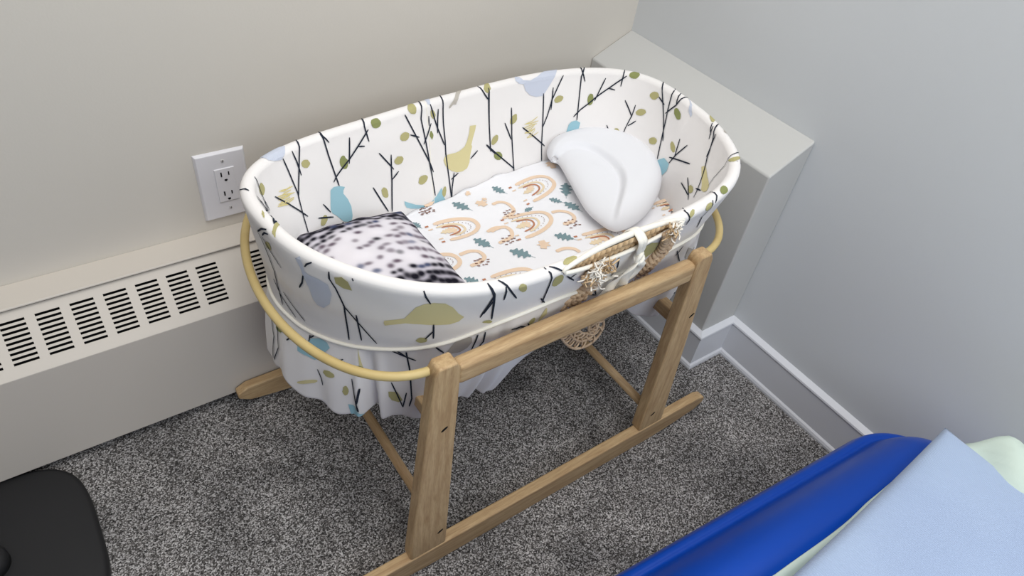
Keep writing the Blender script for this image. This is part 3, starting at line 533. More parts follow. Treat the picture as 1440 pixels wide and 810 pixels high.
M['black'] = mat('black_plastic', srgb(34, 34, 36), .55, .35, 'noise', 500, .1, .0005)
M['label'] = mat('off_white_tape', srgb(235, 233, 228), .8, .2)

# ---------------------------------------------------------------- room
def struct(o): o['kind'] = 'structure'; return o
LD, LL, LH1, LH2 = .1045, .5096, .5568, .5067            # ledge: depth, length, height at wall and at front
b = MB(); b.box((-3.3, -3.3, -.08), (.12, .12, 0)); struct(b.build('floor', M['carpet']))
b = MB(); b.box((-3.3, 0, -.08), (.12, .12, 2.5)); struct(b.build('wall_back', M['wall_b']))
b = MB(); b.box((0, -3.3, -.08), (.12, 0, 2.5)); struct(b.build('wall_right', M['wall_r']))
b = MB(); b.prism([(0, 0), (-LD, 0), (-LD, LH2), (0, LH1)], lambda x, z: (x, 0, z), lambda x, z: (x, -LL, z)); struct(b.build('trim_1', M['ledge'], bevel=.004))
# skirting board: one profile swept round the ledge and along the right wall
prof = [(0, 0), (.0165, 0), (.0168, .005), (.0150, .0105), (.0112, .0140), (.0112, .090), (.0135, .0955), (.0125, .099), (0, .1055)]
path = [(-LD, 0), (-LD, -LL), (0, -LL), (0, -3.3)]
def off(i, o):
    x, y = path[i]
    return (x-o, y if i in (0, 3) else y-o)
rows = np.array([[(*off(i, o), z) for o, z in prof] for i in range(4)])
b = MB(); b.grid(rows, close_j=True); struct(b.build('baseboard_right', M['trim']))

# ---------------------------------------------------------------- baseboard heater
HX0, HX1 = -3.0, -.135
ht = thing('baseboard_heater', 'long cream metal baseboard heater with slotted grille on the back wall', 'heater', (-1.2, -.065, .02))
b = MB(); b.prism([(0, .3195), (-.052, .3195), (-.0585, .3205), (-.060, .3170), (-.057, .3158), (0, .3150)], lambda y, z: (HX0, y, z), lambda y, z: (HX1, y, z))
b.build('top_cap', M['heater'], ht, bevel=.0015)
ga = np.array([-.0545, .3125]); gb = np.array([-.1306, .2411]); ge = (gb-ga)/np.linalg.norm(gb-ga); GL = np.linalg.norm(gb-ga); gn = np.array([ge[1], -ge[0]])
if gn[0] > 0: gn = -gn
def gpt(x, e, d=0): p = ga+ge*e+gn*d; return (x, p[0], p[1])
# grille: sheet with real slots, 9 in each column
cols = []; x = -1.0063; k = 0
xs_all = []
i = 0
x = -.9137
while x < -.2: xs_all.append(x); x += .0484
x = -1.0063; c = 0
while x > -2.95:
    xs_all.append(x); c += 1; x -= .0484*(2 if c % 8 == 0 else 1)
xs_all.sort()
xe = [HX0]
for x in xs_all: xe += [x, x+.0343]
xe.append(HX1)
ee = [0.0]
for q in range(9):
    e0 = .0180+.00808*q; ee += [e0-.0021, e0+.0021]
ee.append(GL)
b = MB(); A = np.array([[gpt(x, e) for e in ee] for x in xe])
b.grid(A, keep=lambda i, j: not (i % 2 == 1 and j % 2 == 1))
A2 = np.array([[gpt(x, e, -.0022) for e in ee] for x in xe])
hole = lambda i, j: i % 2 == 1 and j % 2 == 1
for i in range(len(xe)-1):
    for j in range(len(ee)-1):
        if hole(i, j):   # raised lower lip of every louvre
            e0, e1 = ee[j], ee[j+1]
            b.add([gpt(xe[i], e1, 0), gpt(xe[i+1], e1, 0), gpt(xe[i+1], e1-.0006, -.003), gpt(xe[i], e1-.0006, -.003)], [(0, 1, 2, 3)])
            b.add([gpt(xe[i], e0, 0), gpt(xe[i+1], e0, 0), gpt(xe[i+1], e0, -.003), gpt(xe[i], e0, -.003)], [(0, 1, 2, 3)])
b.build('grille', M['heater'], ht, fix=False)
b = MB(); b.prism([(-.1306, .2411), (-.1306, .0244), (-.122, .0244), (-.122, .2411)], lambda y, z: (HX0, y, z), lambda y, z: (HX1, y, z)); b.build('front_panel', M['heater'], ht, bevel=.002)
b = MB(); b.prism([(-.002, .03), (-.12, .03), (-.12, .236), (-.052, .300), (-.002, .300)], lambda y, z: (HX0+.004, y, z), lambda y, z: (HX1-.004, y, z)); b.build('shade_fill', M['dark'], ht)  # near-black box put in as the shade behind the grille slots
for X in (HX0, HX1):
    b = MB(); b.prism([(0, .3195), (-.057, .3195), (-.1306, .2411), (-.1306, .0244), (0, .0244)], lambda y, z: (X-.003, y, z), lambda y, z: (X+.003, y, z)); b.build('end_cap', M['heater'], ht, bevel=.001)
b = MB(); b.box((HX0+.01, -.10, 0), (HX1-.01, -.002, .03)); b.build('base', M['dark'], ht)  # near-black block put in as the shade of the gap under the heater

# ---------------------------------------------------------------- power outlet
ox, oz, ow, oh = -.9614, .3412, .0854, .1349
ot = thing('power_outlet', 'white double power outlet with wide cover plate above the heater', 'outlet', (ox+ow/2, 0, oz))
b = MB(); f = .0035; b.prism([(0, 0), (ow, 0), (ow, oh), (0, oh)], lambda u, v: (ox+u, 0, oz+v), lambda u, v: (ox+f+u*(1-2*f/ow), -.0062, oz+f+v*(1-2*f/oh))); b.build('cover_plate', M['plate'], ot, bevel=.0012)
cx, cz = ox+ow*.535, oz+oh*.515
b = MB(); b.box((cx-.0168, -.0082, cz-.0335), (cx+.0168, -.004, cz+.0335)); rec = b.build('receptacle', M['plate'], ot, bevel=.0012)
for s in (1, -1):
    zc = cz+s*.0195
    b = MB()
    b.box((cx-.0074, -.0088, zc-.001), (cx-.0052, -.0075, zc+.0075)); b.box((cx+.0052, -.0088, zc), (cx+.0072, -.0075, zc+.0068))
    b.prism([(math.cos(a)*.0026, (math.sin(a)*.0026 if math.sin(a) < 0.5 else .0013)) for a in np.arange(14)/14*2*PI], lambda u, v: (cx+u, -.0075, zc-.0085+v), lambda u, v: (cx+u, -.0088, zc-.0085+v))
    b.build('socket_slots', M['dark'], rec)
for s in (1, -1):
    zc = cz+s*.048; b = MB(); b.lathe([(.0001, -.0078), (.0026, -.0074), (.0031, -.006)], (cx, 0, zc), 16, axis='y'); sc = b.build('screw', M['screw'], ot, smooth=True)
    b = MB(); b.box((cx-.0004, -.0081, zc-.0024), (cx+.0004, -.0076, zc+.0024)); b.build('screw_slot', M['dark'], sc)

# ---------------------------------------------------------------- rocking stand
st = thing('bassinet_stand', 'beech wood rocking stand with bentwood hoops holding the basket', 'stand', (-.59, -.375, 0))
RUNX0, RUNX1 = -1.0, -.183
def runner(y0, y1):
    b = MB(); n = 40; top = []; bot = []
    for i in range(n+1):
        t = i/n; x = RUNX0+(RUNX1-RUNX0)*t; e = abs(2*t-1)
        lift = .020*max(0, (e-.62)/.38)**1.6
        rd = .010*(1-math.sqrt(max(0, 1-max(0, (e-.975)/.025)**2)))
        top.append((x, .053-rd)); bot.append((x, lift+rd))
    poly = top+bot[::-1]
    b.prism(poly, lambda x, z: (x, y0, z), lambda x, z: (x, y1, z)); return b.build('runner', M['wx'], st, bevel=.003)
YF0, YF1 = -.6065, -.5825                                   # front frame, outer and inner face
YB0, YB1 = -.147, -.123
runner(-.618, -.598); runner(-.155, -.135)
def leg(side, y0, y1, hole):
    s = 1 if side == 'r' else -1
    xt0, xt1, xb0, xb1 = (-.850, -.812, -.880, -.814) if s < 0 else (-.382, -.346, -.375, -.312)
    sg = -.0105 if y0 < -.375 else -.0135; b = MB(); zb, zt = .0525, .495
    b.prism([(xb0, zb), (xb1, zb), (xt1, zt-.012), (xt1-.006, zt), (xt0+.006, zt), (xt0, zt-.012)], lambda x, z: (x, y0+sg*(zt-z)/(zt-zb), z), lambda x, z: (x, y1+sg*(zt-z)/(zt-zb), z))
    lg = b.build('leg', M['wz'], st, bevel=.0035)
    if hole:
        for (hx, hz) in ([(-.832, .37), (-.827, .098)] if s < 0 else [(-.347, .359), (-.351, .094)]):
            b = MB(); yy = y0 if hole < 0 else y1
            pts = [(hx+math.cos(a)*.0054*.9+math.sin(a)*.0014, hz+math.sin(a)*.0030+math.cos(a)*.0022) for a in np.arange(16)/16*2*PI]
            b.prism(pts, lambda x, z: (x, yy+sg*(zt-z)/(zt-zb)-.0006, z), lambda x, z: (x, yy+sg*(zt-z)/(zt-zb)+.0006, z)); b.build('bolt_hole', M['dark'], lg)
for sd in 'lr': leg(sd, YF0, YF1, -1); leg(sd, YB0, YB1, 1)
for y0, y1 in ((YF0+.0005, YF1-.0005), (YB0+.0005, YB1-.0005)):
    b = MB(); b.box((-.815, y0, .4455), (-.380, y1, .4835)); b.build('rail', M['wx'], st, bevel=.008)
for x, xs in ((-.828, -.814), (-.360, -.338)):
    b = MB(); b.tube([(x, -.594, .105), (x, -.150, .105)], .0085, 14); b.build('stretcher', M['wy'], st, smooth=True)
    b = MB(); b.box((xs-.010, -.588, .308), (xs+.010, -.140, .3345)); b.build('support_slat', M['wy'], st, bevel=.003)
for s in (-1, 1):
    pts = []
    for a in np.linspace(-PI/2, PI/2, 60):
        cx = -.835 if s < 0 else -.362
        ex = .1445 if s < 0 else .152
        pts.append((cx+s*(ex+(.036*max(0, math.sin(a+.6)) if s > 0 else 0))*abs(math.cos(a))**(.9 if a < 0 or s < 0 else .62), -.375+(.214 if a < 0 else .238)*math.sin(a), .479))
    b = MB(); b.tube(pts, .0062, 12, flat=1.0); b.build('hoop', M['hoop'], st, smooth=True)

# ---------------------------------------------------------------- moses basket
bk = thing('moses_basket', 'oval moses basket in white cloth printed with branches, leaves and birds', 'bassinet', (-.57, -.372, .335))
ZB = .3355
def hmax(s): return rim_at(s)[0][..., 2]-ZB
# woven maize body
S = np.concatenate([np.linspace(0, 1.49, 330, endpoint=False), np.linspace(1.49, 1.745, 230, endpoint=False), np.linspace(1.745, LEN, 90, endpoint=False)]); T_ = np.linspace(0, 1, 90)**1.4
SS, TT = np.meshgrid(S, T_, indexing='ij'); r, n = rim_at(SS); sl = ((SS > 1.512) & (SS < 1.722)); H0 = np.where(sl, .0005, .011); H = H0+(hmax(SS)-H0)*TT
mid = .5*(kout(SS)*H+(.02+kin(SS)*np.clip(H-.01, 0, None)))+.002
fr = kout(SS)*H+.0045; bl = np.clip((H-.05)/.04, 0, 1); mid = fr*(1-bl)+mid*bl; mid = np.where(sl, mid, np.maximum(mid, .0085+.16*H))
rowi = np.floor(H/.0125)
mid = mid-.0040*np.abs(np.sin(PI*H/.0125))**.7-.0022*np.sin(SS*2*PI/.0105+rowi*2.2+H*300)*np.abs(np.sin(PI*H/.0125))
X = r.copy(); X[..., :2] -= n*mid[..., None]; X[..., 2] -= H
b = MB(); b.grid(X, close_i=True)
cen = X[:, -1].mean(0)
rings = np.stack([X[:, -1]*(1-t)+cen*t for t in np.linspace(0, .98, 14)], 1); b.grid(rings, close_i=True)
b.build('woven_body', M['straw'], bk, smooth=True)
# liner with the printed pattern; a slot is left for the handle
S0, S1 = 1.502, 1.732
def slot(s):
    t = (np.asarray(s)-S0)/(S1-S0); t = np.clip(t, 0, 1)
    env = np.sin(PI*t)**.62
    up = -.0105+.0125*np.sin(PI*np.clip(t, 0, 1))**.8; lo = -.0125-.0165*np.sin(PI*t)**.8
    return up, lo
NS = 540
S = np.linspace(0, LEN, NS, endpoint=False); ws = -wseam(S); up, lo = slot(S)
down = np.linspace(0, 1, 26); rows = []
for t in down: rows.append(ws+(lo-ws)*t)                    # seam up to slot
j_lo = len(rows)-1; rows.append(up); j_up = len(rows)-1
for t in np.linspace(0, 1, 14)[1:]: rows.append(up+(QW-up)*t)
for t in np.linspace(0, 1, 26)[1:]: rows.append(QW+(.215-QW)*t+0*S)
W = np.stack(rows, 1); SSg = np.repeat(S[:, None], W.shape[1], 1)
X = liner(SSg, W)
b = MB(); ins = (S > S0) & (S < S1-LEN/NS)
b.grid(X, close_i=True, keep=lambda i, j: not (j == j_lo and ins[i]))
b.base = len(b.v)
def surf_normal(fn, s, w, ds=.002, dw=.001):
    a = fn(s+ds, w)-fn(s-ds, w); c = fn(s, w+dw)-fn(s, w-dw); n = np.cross(a, c)
    return n/(np.linalg.norm(n, axis=-1)[..., None]+1e-12)
def cut_poly(poly, step_a, step_b):
    """triangulate a flat polygon and slice it so that it can bend with the cloth"""
    bm = bmesh.new(); vs = [bm.verts.new((p[0], p[1], 0)) for p in poly]
    try: bm.faces.new(vs)
    except ValueError: bm.free(); return [], []
    bmesh.ops.triangulate(bm, faces=bm.faces[:])
    for ax, st_ in ((0, step_a), (1, step_b)):
        lo_ = min(p[ax] for p in poly); hi_ = max(p[ax] for p in poly); k = int((hi_-lo_)/st_)
        for q in range(1, k+1):
            co = [0, 0, 0]; co[ax] = lo_+q*(hi_-lo_)/(k+1); no = [0, 0, 0]; no[ax] = 1
            bmesh.ops.bisect_plane(bm, geom=bm.verts[:]+bm.edges[:]+bm.faces[:], plane_co=co, plane_no=no)
    bm.verts.index_update(); v = [(x.co.x, x.co.y) for x in bm.verts]; f = [tuple(x.index for x in fc.verts) for fc in bm.faces]; bm.free()
    return v, f
def put(b, fn, sign, uv, faces, m, lift):
    uv = np.array(uv); p = fn(uv[:, 0], uv[:, 1]); n = surf_normal(fn, uv[:, 0], uv[:, 1])*sign
    bv = np.array(b.v[:b.base]) if not hasattr(b, 'bv') else b.bv
    b.bv = bv; o = len(b.v); b.add(p+n*lift, faces, m)
    k = int(np.argmin(((bv-p[0])**2).sum(1))); b.e.append((k, o))      # added loose edge, never rendered, joins the print island to the cloth mesh
def stroke(b, fn, sign, pl, width, m, lift, sy=1.0, taper=True):
    P = [np.array(p)*np.array([1, sy]) for p in pl]; out = [P[0]]
    for a, c in zip(P[:-1], P[1:]):
        k = max(1, int(np.linalg.norm(c-a)/.006))
        out += [a+(c-a)*(q+1)/k for q in range(k)]
    Q = np.array(out)
    if len(Q) < 2: return
    T = np.gradient(Q, axis=0); T /= np.linalg.norm(T, axis=1)[:, None]+1e-12; Nn = np.stack([-T[:, 1], T[:, 0]], 1)
    wd = np.full(len(Q), width/2)
    if taper: wd[0] *= .6; wd[-1] *= .6
    L_ = Q+Nn*wd[:, None]; R_ = Q-Nn*wd[:, None]; k = len(Q)
    uv = np.concatenate([L_, R_])/np.array([1, sy])
    put(b, fn, sign, uv, [(i, i+1, k+i+1, k+i) for i in range(k-1)], m, lift)
LS = 1.0
_n = surf_normal(liner, np.array([.45]), np.array([.1]))[0]; _r, _o = rim_at(np.array([.45]))
LS = -1.0 if _n[:2]@_o[0] > 0 else 1.0                      # normal pointing off the printed face
for q, (mk, kind, pl) in enumerate(LINER_PRINTS):
    mi = 1+PR.index(mk); lift = .0007+.0001*(q % 3)
    if kind == 'poly':
        v, f = cut_poly(pl, .008, .005)
        if f: put(b, liner, LS, v, f, mi, lift)
    else: stroke(b, liner, LS, pl, .0026 if kind == 'line' else .0016, mi, lift+.0004)
b.build('liner', [M['cloth']]+[M[k] for k in PR], bk, smooth=True, fix=False)
# back seam line of the liner
ln_ = MB(); sx = .602
ln_.tube(liner(np.full(40, sx)+.01*np.linspace(0, 1, 40), np.linspace(-.02, .2, 40)), .0009, 6); ln_.build('back_seam', M['piping'], bk, smooth=True)
# skirt
NS = 520; S = np.linspace(0, LEN, NS, endpoint=False); V = np.linspace(0, 1, 34); SSg, VV = np.meshgrid(S, V, indexing='ij')
b = MB(); X = skirt(SSg, VV)
r_, n_ = rim_at(S); hem = X[:, -1]; inner = hem.copy(); inner[:, :2] -= n_*.002; inner[:, 2] += .006
b.grid(np.concatenate([X, np.stack([hem-np.c_[n_*.001, np.full(NS, .0012)], inner], 1)], 1), close_i=True)

b.base = len(b.v)
_n = surf_normal(skirt, np.array([1.3]), np.array([.5]))[0]; _r, _o = rim_at(np.array([1.3])); SKS = 1.0 if _n[:2]@_o[0] > 0 else -1.0
for q, (mk, kind, pl) in enumerate(SKIRT_PRINTS):
    mi = 1+PR.index(mk)
    if kind == 'poly':
        v, f = cut_poly(pl, .004, .03)
        if f: put(b, skirt, SKS, v, f, mi, .0009)
    else: stroke(b, skirt, SKS, pl, .0026, mi, .0014, sy=.18)
b.build('skirt', [M['cloth']]+[M[k] for k in PR], bk, smooth=True, fix=False)
# piping along the seam and round the slot
S = np.linspace(0, LEN, 400, endpoint=False); p = liner(S, -wseam(S)); _, n_ = rim_at(S); p[:, :2] += n_*.0022
b = MB(); b.tube(p, .0027, 8, closed=True); b.build('piping', M['piping'], bk, smooth=True)
t = np.linspace(S0, S1, 60); up, lo = slot(t)
loop = np.concatenate([liner(t, up), liner(t[::-1], lo[::-1])[1:-1]]); _, n_ = rim_at(np.concatenate([t, t[::-1][1:-1]])); loop[:, :2] += n_*.0012
rr = np.concatenate([.0028+.0022*np.sin(PI*np.linspace(0, 1, 60)), np.full(58, .0032)])
b = MB(); b.tube(loop, rr, 10, closed=True); b.build('slot_piping', M['piping'], bk, smooth=True)
# braided handle hanging between basket and rail
def on(s, w, d=.006): q = liner(np.array([s]), np.array([w]))[0]; _, n = rim_at(np.array([s])); q[:2] += n[0]*d; return q
hp = [on(1.5492, -.030), on(1.575, -.055), on(1.579, -.075), on(1.573, -.099, .005), on(1.560, -.125, .004), (-0.5842, -.545, 0.4077), (-0.5672, -.545, 0.3691), (-0.5399, -.545, 0.3333), (-0.5134, -.545, 0.3249), (-0.5004, -.545, 0.3407), (-0.5033, -.545, 0.3690), on(1.7105, -.1468, .004), on(1.7165, -.118, .004), on(1.719, -.09, .005), on(1.721, -.066), on(1.712, -.035), on(1.6984, -.012, .007)]
HP = catmull(hp, 14); HL = np.concatenate([[0], np.cumsum(np.linalg.norm(np.diff(HP, axis=0), axis=1))])
HT = np.gradient(HP, axis=0); HT /= np.linalg.norm(HT, axis=1)[:, None]
HN = np.tile(np.array([0., -1, .12]), (len(HP), 1)); HN -= HT*(HN*HT).sum(1)[:, None]; HN /= np.linalg.norm(HN, axis=1)[:, None]; HB = np.cross(HT, HN)
def hat(l):
    P = np.stack([np.interp(l, HL, HP[:, k]) for k in range(3)], 1); B = np.stack([np.interp(l, HL, HB[:, k]) for k in range(3)], 1); N = np.stack([np.interp(l, HL, HN[:, k]) for k in range(3)], 1)
    return P, B, N
HT_ = HL[-1]; zl = HP[:, 2]; lowi = np.where(zl < .40)[0]; la, lb = HL[lowi[0]], HL[lowi[-1]]
b = MB()
for l0, l1 in ((0, la+.01), (lb-.01, HT_)):
    l = np.linspace(l0, l1, 110); P, B, N = hat(l)
    for c in (-.0075, .0075):
        for k in range(3):
            ph = l*2*PI/.030+k*2*PI/3
            b.tube(P+B*(c+.0046*np.sin(ph))[:, None]+N*(.0026*np.sin(2*ph))[:, None], .0036, 7, flat=1)
l = np.linspace(la-.005, lb+.005, 90); P, B, N = hat(l)
for c in (-.015, 0, .015): b.tube(P+B*c*np.clip(1.0, 0, 1), .0023, 7)
for k in range(11):
    lc = la+(lb-la)*k/13
    for sg in (1, -1):
        t = np.linspace(-1, 1, 12); ll = np.clip(lc+sg*t*.010, la-.005, lb+.005); P, B, N = hat(ll); b.tube(P+B*(t*.015)[:, None]+N*(.002*sg*np.cos(t*4))[:, None], .0017, 6)
hd = b.build('handle', M['straw_d'], bk, smooth=True)
def tuft(base, n, spread, ln, mt, seed, down=0.3):
    r_ = random.Random(seed); b = MB()
    for _ in range(n):
        d = np.array([r_.gauss(0, 1), -abs(r_.gauss(.5, .6)), r_.gauss(.1, 1)]); d /= np.linalg.norm(d); p0 = np.array(base)+np.array([r_.gauss(0, spread), r_.uniform(-.004, .001), r_.gauss(0, spread)])
        q = p0+d*ln*r_.uniform(.5, 1); e = q+np.array([r_.gauss(0, .006), r_.gauss(0, .004), -ln*down*r_.uniform(.3, 1.5)])
        b.tube(catmull([p0, q, e], 5), .0011*r_.uniform(.7, 1.3), 5)
    return b.build('frayed_knot', mt, hd, smooth=True)
tuft(on(1.553, -.026, .010), 34, .008, .010, M['raffia'], 3); tuft(on(1.566, -.040, .008), 24, .009, .010, M['raffia'], 4); tuft(on(1.572, -.024, .010), 20, .006, .012, M['straw'], 5); tuft(on(1.546, -.040, .008), 12, .004, .010, M['straw'], 8)
tuft(on(1.703, -.010, .011), 22, .006, .008, M['raffia'], 6); tuft(on(1.694, -.008, .010), 16, .006, .011, M['straw'], 9)
tuft((-.618, -.552, .415), 14, .006, .018, M['raffia'], 10)
# cloth tie knotted over the rim
def ribbon(b, pts, wid, ax=None, m=0, n=10, th=.0012, tw=0.0):
    P = catmull(pts, n); T = np.gradient(P, axis=0); T /= np.linalg.norm(T, axis=1)[:, None]
    a = np.array(ax if ax is not None else (1., 0, 0)); k = len(P)
    A = np.tile(a, (k, 1)); 
    t = np.linspace(0, 1, k)
    A[:, 1] += .9*np.sin(t*5+tw)*(tw != 0); A -= T*(A*T).sum(1)[:, None]; A /= np.linalg.norm(A, axis=1)[:, None]; N = np.cross(T, A)
    wv = np.broadcast_to(np.asarray(wid), (k,))[:, None]
    sec = np.stack([P-A*wv/2+N*th/2, P+N*th*1.6, P+A*wv/2+N*th/2, P+A*wv/2-N*th/2, P-A*wv/2-N*th/2], 1)
    b.grid(sec, m, close_j=True)
b = MB()
rim_ax = (liner(np.array([1.65]), np.array([0.]))-liner(np.array([1.63]), np.array([0.])))[0]; rim_ax /= np.linalg.norm(rim_ax)
for ds in (0, .007):
    ribbon(b, [on(1.636+ds, .03, -.003), on(1.637+ds, .016, -.0045), on(1.638+ds, .004, .001)+np.array([0, 0, .0045]), on(1.639+ds, -.010, .006), on(1.642+ds, -.028, .008), on(1.650, -.046, .009)], .010, rim_ax)
kn = on(1.650, -.047, .011)
for a in range(3):
    th_ = np.linspace(0, 2*PI, 14, endpoint=False)+a; b.tube([kn+np.array([.007*math.cos(t), .004*math.sin(t+a), .008*math.sin(t)*(.6+.3*a)]) for t in th_], .0034, 7, closed=True)
ribbon(b, [kn, on(1.640, -.055, .016), on(1.630, -.07, .015), on(1.622, -.095, .014), on(1.617, -.118, .016), on(1.605, -.15, .014)], .013, rim_ax, tw=.6)
ribbon(b, [kn, on(1.644, -.062, .016), on(1.640, -.085, .015), on(1.645, -.11, .017), on(1.636, -.14, .014)], .016, rim_ax, tw=1.7)
ribbon(b, [kn, on(1.655, -.060, .016), on(1.66, -.075, .014), on(1.655, -.105, .016), on(1.660, -.14, .014)], .014, rim_ax, tw=2.6)
b.build('tie_strap', M['piping'], bk, smooth=True)

# ---------------------------------------------------------------- bassinet mattress with printed sheet
mt = thing('bassinet_mattress', 'small mattress in a white sheet printed with peach rainbows inside the basket', 'mattress', (-.57, -.37, .34))
def zm(x): return .415+.02*np.clip((np.asarray(x)+.5)/.3, -.3, 1)
def sheet_z(x, y):
    return zm(x)+.0012*np.sin(x*31+y*47)+.0010*np.sin(x*58-y*23+1)+.0007*np.sin(y*90+x*12)
S = np.linspace(0, LEN, 220, endpoint=False); rim_, n_ = rim_at(S)
def outline(z_off, ext):
    h = rim_[:, 2]-.418
    for _ in range(3):
        ins_ = .02+kin(S)*(h-.01)+ext; xy = rim_[:, :2]-n_*ins_[:, None]; h = rim_[:, 2]-(zm(xy[:, 0])+z_off)
    return xy
edge = outline(0, .0035); cen = edge.mean(0)
rows = []
for t in np.linspace(0, 1, 46)[1:]:
    t = t**.8; xy = cen+(edge-cen)*(t*.985); z = sheet_z(xy[:, 0], xy[:, 1])
    rows.append(np.c_[xy, z])
wv = .0022*np.sin(S*60)+.0015*np.sin(S*97)+np.where(edge[:, 1] > -.3, .003*np.sin(S*45+3*np.sin(S*13))+.002, 0)
rows.append(np.c_[edge, sheet_z(edge[:, 0], edge[:, 1])-.003+wv])
e2 = outline(-.04, .006); rows.append(np.c_[e2, zm(e2[:, 0])-.04]); e3 = outline(-.066, .012); rows.append(np.c_[e3, np.full(len(S), .350)])
b = MB(); A = np.stack(rows, 1); b.grid(A, close_i=True)
k = len(b.v); b.add([(*cen, float(sheet_z(*cen)))], []); nj = A.shape[1]
for i in range(len(S)): b.f.append((((i+1) % len(S))*nj, i*nj, k)); b.m.append(0)
kb = len(b.v); b.add([(*cen, .350)], [])
for i in range(len(S)): b.f.append((i*nj+nj-1, ((i+1) % len(S))*nj+nj-1, kb)); b.m.append(0)
b.base = len(b.v)
def flat(u, v): return np.stack([u, v, sheet_z(u, v)], -1)
def inside(poly_xy): return True
def sput(uv, faces, mi, lift=.0009): put(b, flat, 1.0, uv, faces, mi, lift)
def spoly(pts, mk, lift=.0009):
    v, f = cut_poly(pts, .02, .02)
    if f: sput(v, f, 1+SP.index(mk), lift)
def sline(pts, wd, mk, lift=.0009): stroke(b, flat, 1.0, pts, wd, 1+SP.index(mk), lift)
def leaf_pts(a, c, fat, lobes, depth):
    a, c = np.array(a), np.array(c); d = c-a; L_ = np.linalg.norm(d); e = d/L_; n = np.array([-e[1], e[0]]); l, r = [], []
    for k in range(25):
        t = k/24; w = fat*L_*math.sin(PI*min(1, t*.97+.02))**.7*(1-depth*(.5-.5*math.cos(2*PI*lobes*t)))
        l.append(a+e*L_*t+n*w); r.append(a+e*L_*t-n*w)
    return l+r[::-1]
def rainbow(A_, B_, T_p):
    A_, B_, T_p = map(np.array, (A_, B_, T_p)); m = (A_+B_)/2; e2 = (A_-B_)/2; e1 = T_p-m
    arch = lambda k, f0=0., f1=1., n=26: [m+e2*k*math.copysign(abs(math.cos(a))**.8, math.cos(a))+e1*k*math.sin(a)**.8*(1) for a in np.linspace(PI*f0, PI*f1, n)]
    sline(arch(1.0), .0078, 'peach')
    for q in range(15):
        a = PI*(q+.5)/17; p = m+e2*.80*math.cos(a)+e1*.82*math.sin(a); spoly([p+np.array([.0009*math.cos(t), .0009*math.sin(t)]) for t in np.arange(6)], 'dot')
    sline(arch(.64, .0, .9), .0042, 'tan'); sline(arch(.50, .05, .95), .0032, 'rust', .0011)
    for P_, f_ in ((A_, .0), (B_, .0)):
        c0 = P_-e1*.13; sline([c0-e1*.01, c0-e1*.10], .0065, 'rust'); c1 = m+(P_-m)*.62-e1*.1; sline([c1, c1-e1*.12], .005, 'peach')
    spoly(leaf_pts(m-e1*.02, m+e1*.36, .28, 4, .5), 'tan')
for kind, P_ in SHEET_PRINTS:
    if kind == 'rainbow': rainbow(*P_)
    elif kind == 'hook': sline(catmull(P_, 6), .0072, 'peach')
    elif kind == 'dots':
        c = np.array(P_[0]); r_ = random.Random(int(abs(c[0])*1e4))
        for k in range(11):
            q = c+np.array([((k % 4)-1.5)*.0068+r_.uniform(-.002, .002), (k//4-1)*.0075+r_.uniform(-.002, .002)]); t = r_.uniform(0, 3); d = np.array([.0022, -.001]); d = d*(1 if t < 2 else .7)
            sline([q-d, q+d], .0034, 'dot', .0013)
    elif kind == 'oak': spoly(leaf_pts(*P_, .36, 4, .62), 'teal'); a, c = map(np.array, P_); sline([c, c+(c-a)*.22], .0012, 'teal')
    elif kind == 'maple':
        a, c = map(np.array, P_); m_ = (a+c)/2; R_ = np.linalg.norm(c-a)/2; th0 = math.atan2(*(c-a)[::-1])
        spoly([m_+R_*(1 if k % 2 == 0 else .55)*np.array([math.cos(th0+PI*k/7), math.sin(th0+PI*k/7)]) for k in range(14)], 'peach')
b.build('fitted_sheet', [M['sheet']]+[M['s_'+k] for k in SP], mt, smooth=True, fix=False)
b = MB(); rows = [np.c_[cen+(e3-cen)*.97, np.full(len(S), .346)], np.c_[cen+(e3-cen)*.97, np.full(len(S), .362)]]
b.grid(np.stack(rows, 1), close_i=True); n0 = len(S); b.f += [tuple(2*i for i in range(n0)), tuple(2*i+1 for i in reversed(range(n0)))]; b.m += [0, 0]
b.build('mattress_core', M['sheet'], mt)

# ---------------------------------------------------------------- pillows in the basket
def pillow(K, T0, N, bow=.06, p=.42, sag=0.0, ruffle=0.0, seed=1, flat_bottom=.85):
    """cushion between four corners; returns top and bottom grids plus uv"""
    K = [np.array(k, float) for k in K]; u = np.linspace(0, 1, N); U, V_ = np.meshgrid(u, u, indexing='ij')
    # edges bow inwards
    Ub = U+bow*(.5-U)*4*V_*(1-V_)*(np.abs(2*U-1)); Vb = V_+bow*(.5-V_)*4*U*(1-U)*(np.abs(2*V_-1))
    base = ((1-Ub)*(1-Vb))[..., None]*K[0]+(Ub*(1-Vb))[..., None]*K[1]+(Ub*Vb)[..., None]*K[2]+((1-Ub)*Vb)[..., None]*K[3]
    prof_ = (np.clip(16*U*(1-U)*V_*(1-V_), 0, 1))**p
    base[..., 2] -= sag*prof_
    r_ = np.random.RandomState(seed); wr = np.zeros_like(U)
    ed = np.clip(1-np.minimum(np.minimum(U, 1-U), np.minimum(V_, 1-V_))*5, 0, 1)
    for _ in range(5):
        kx, ky, ph = r_.uniform(-9, 9), r_.uniform(-9, 9), r_.uniform(0, 6); wr += np.sin(kx*U*3+ky*V_*3+ph)
    h = T0*prof_; top = base.copy(); bot = base.copy(); top[..., 2] += h+ruffle*wr*(.4+.6*ed)*prof_; bot[..., 2] -= h*flat_bottom
    return top, bot, U, V_
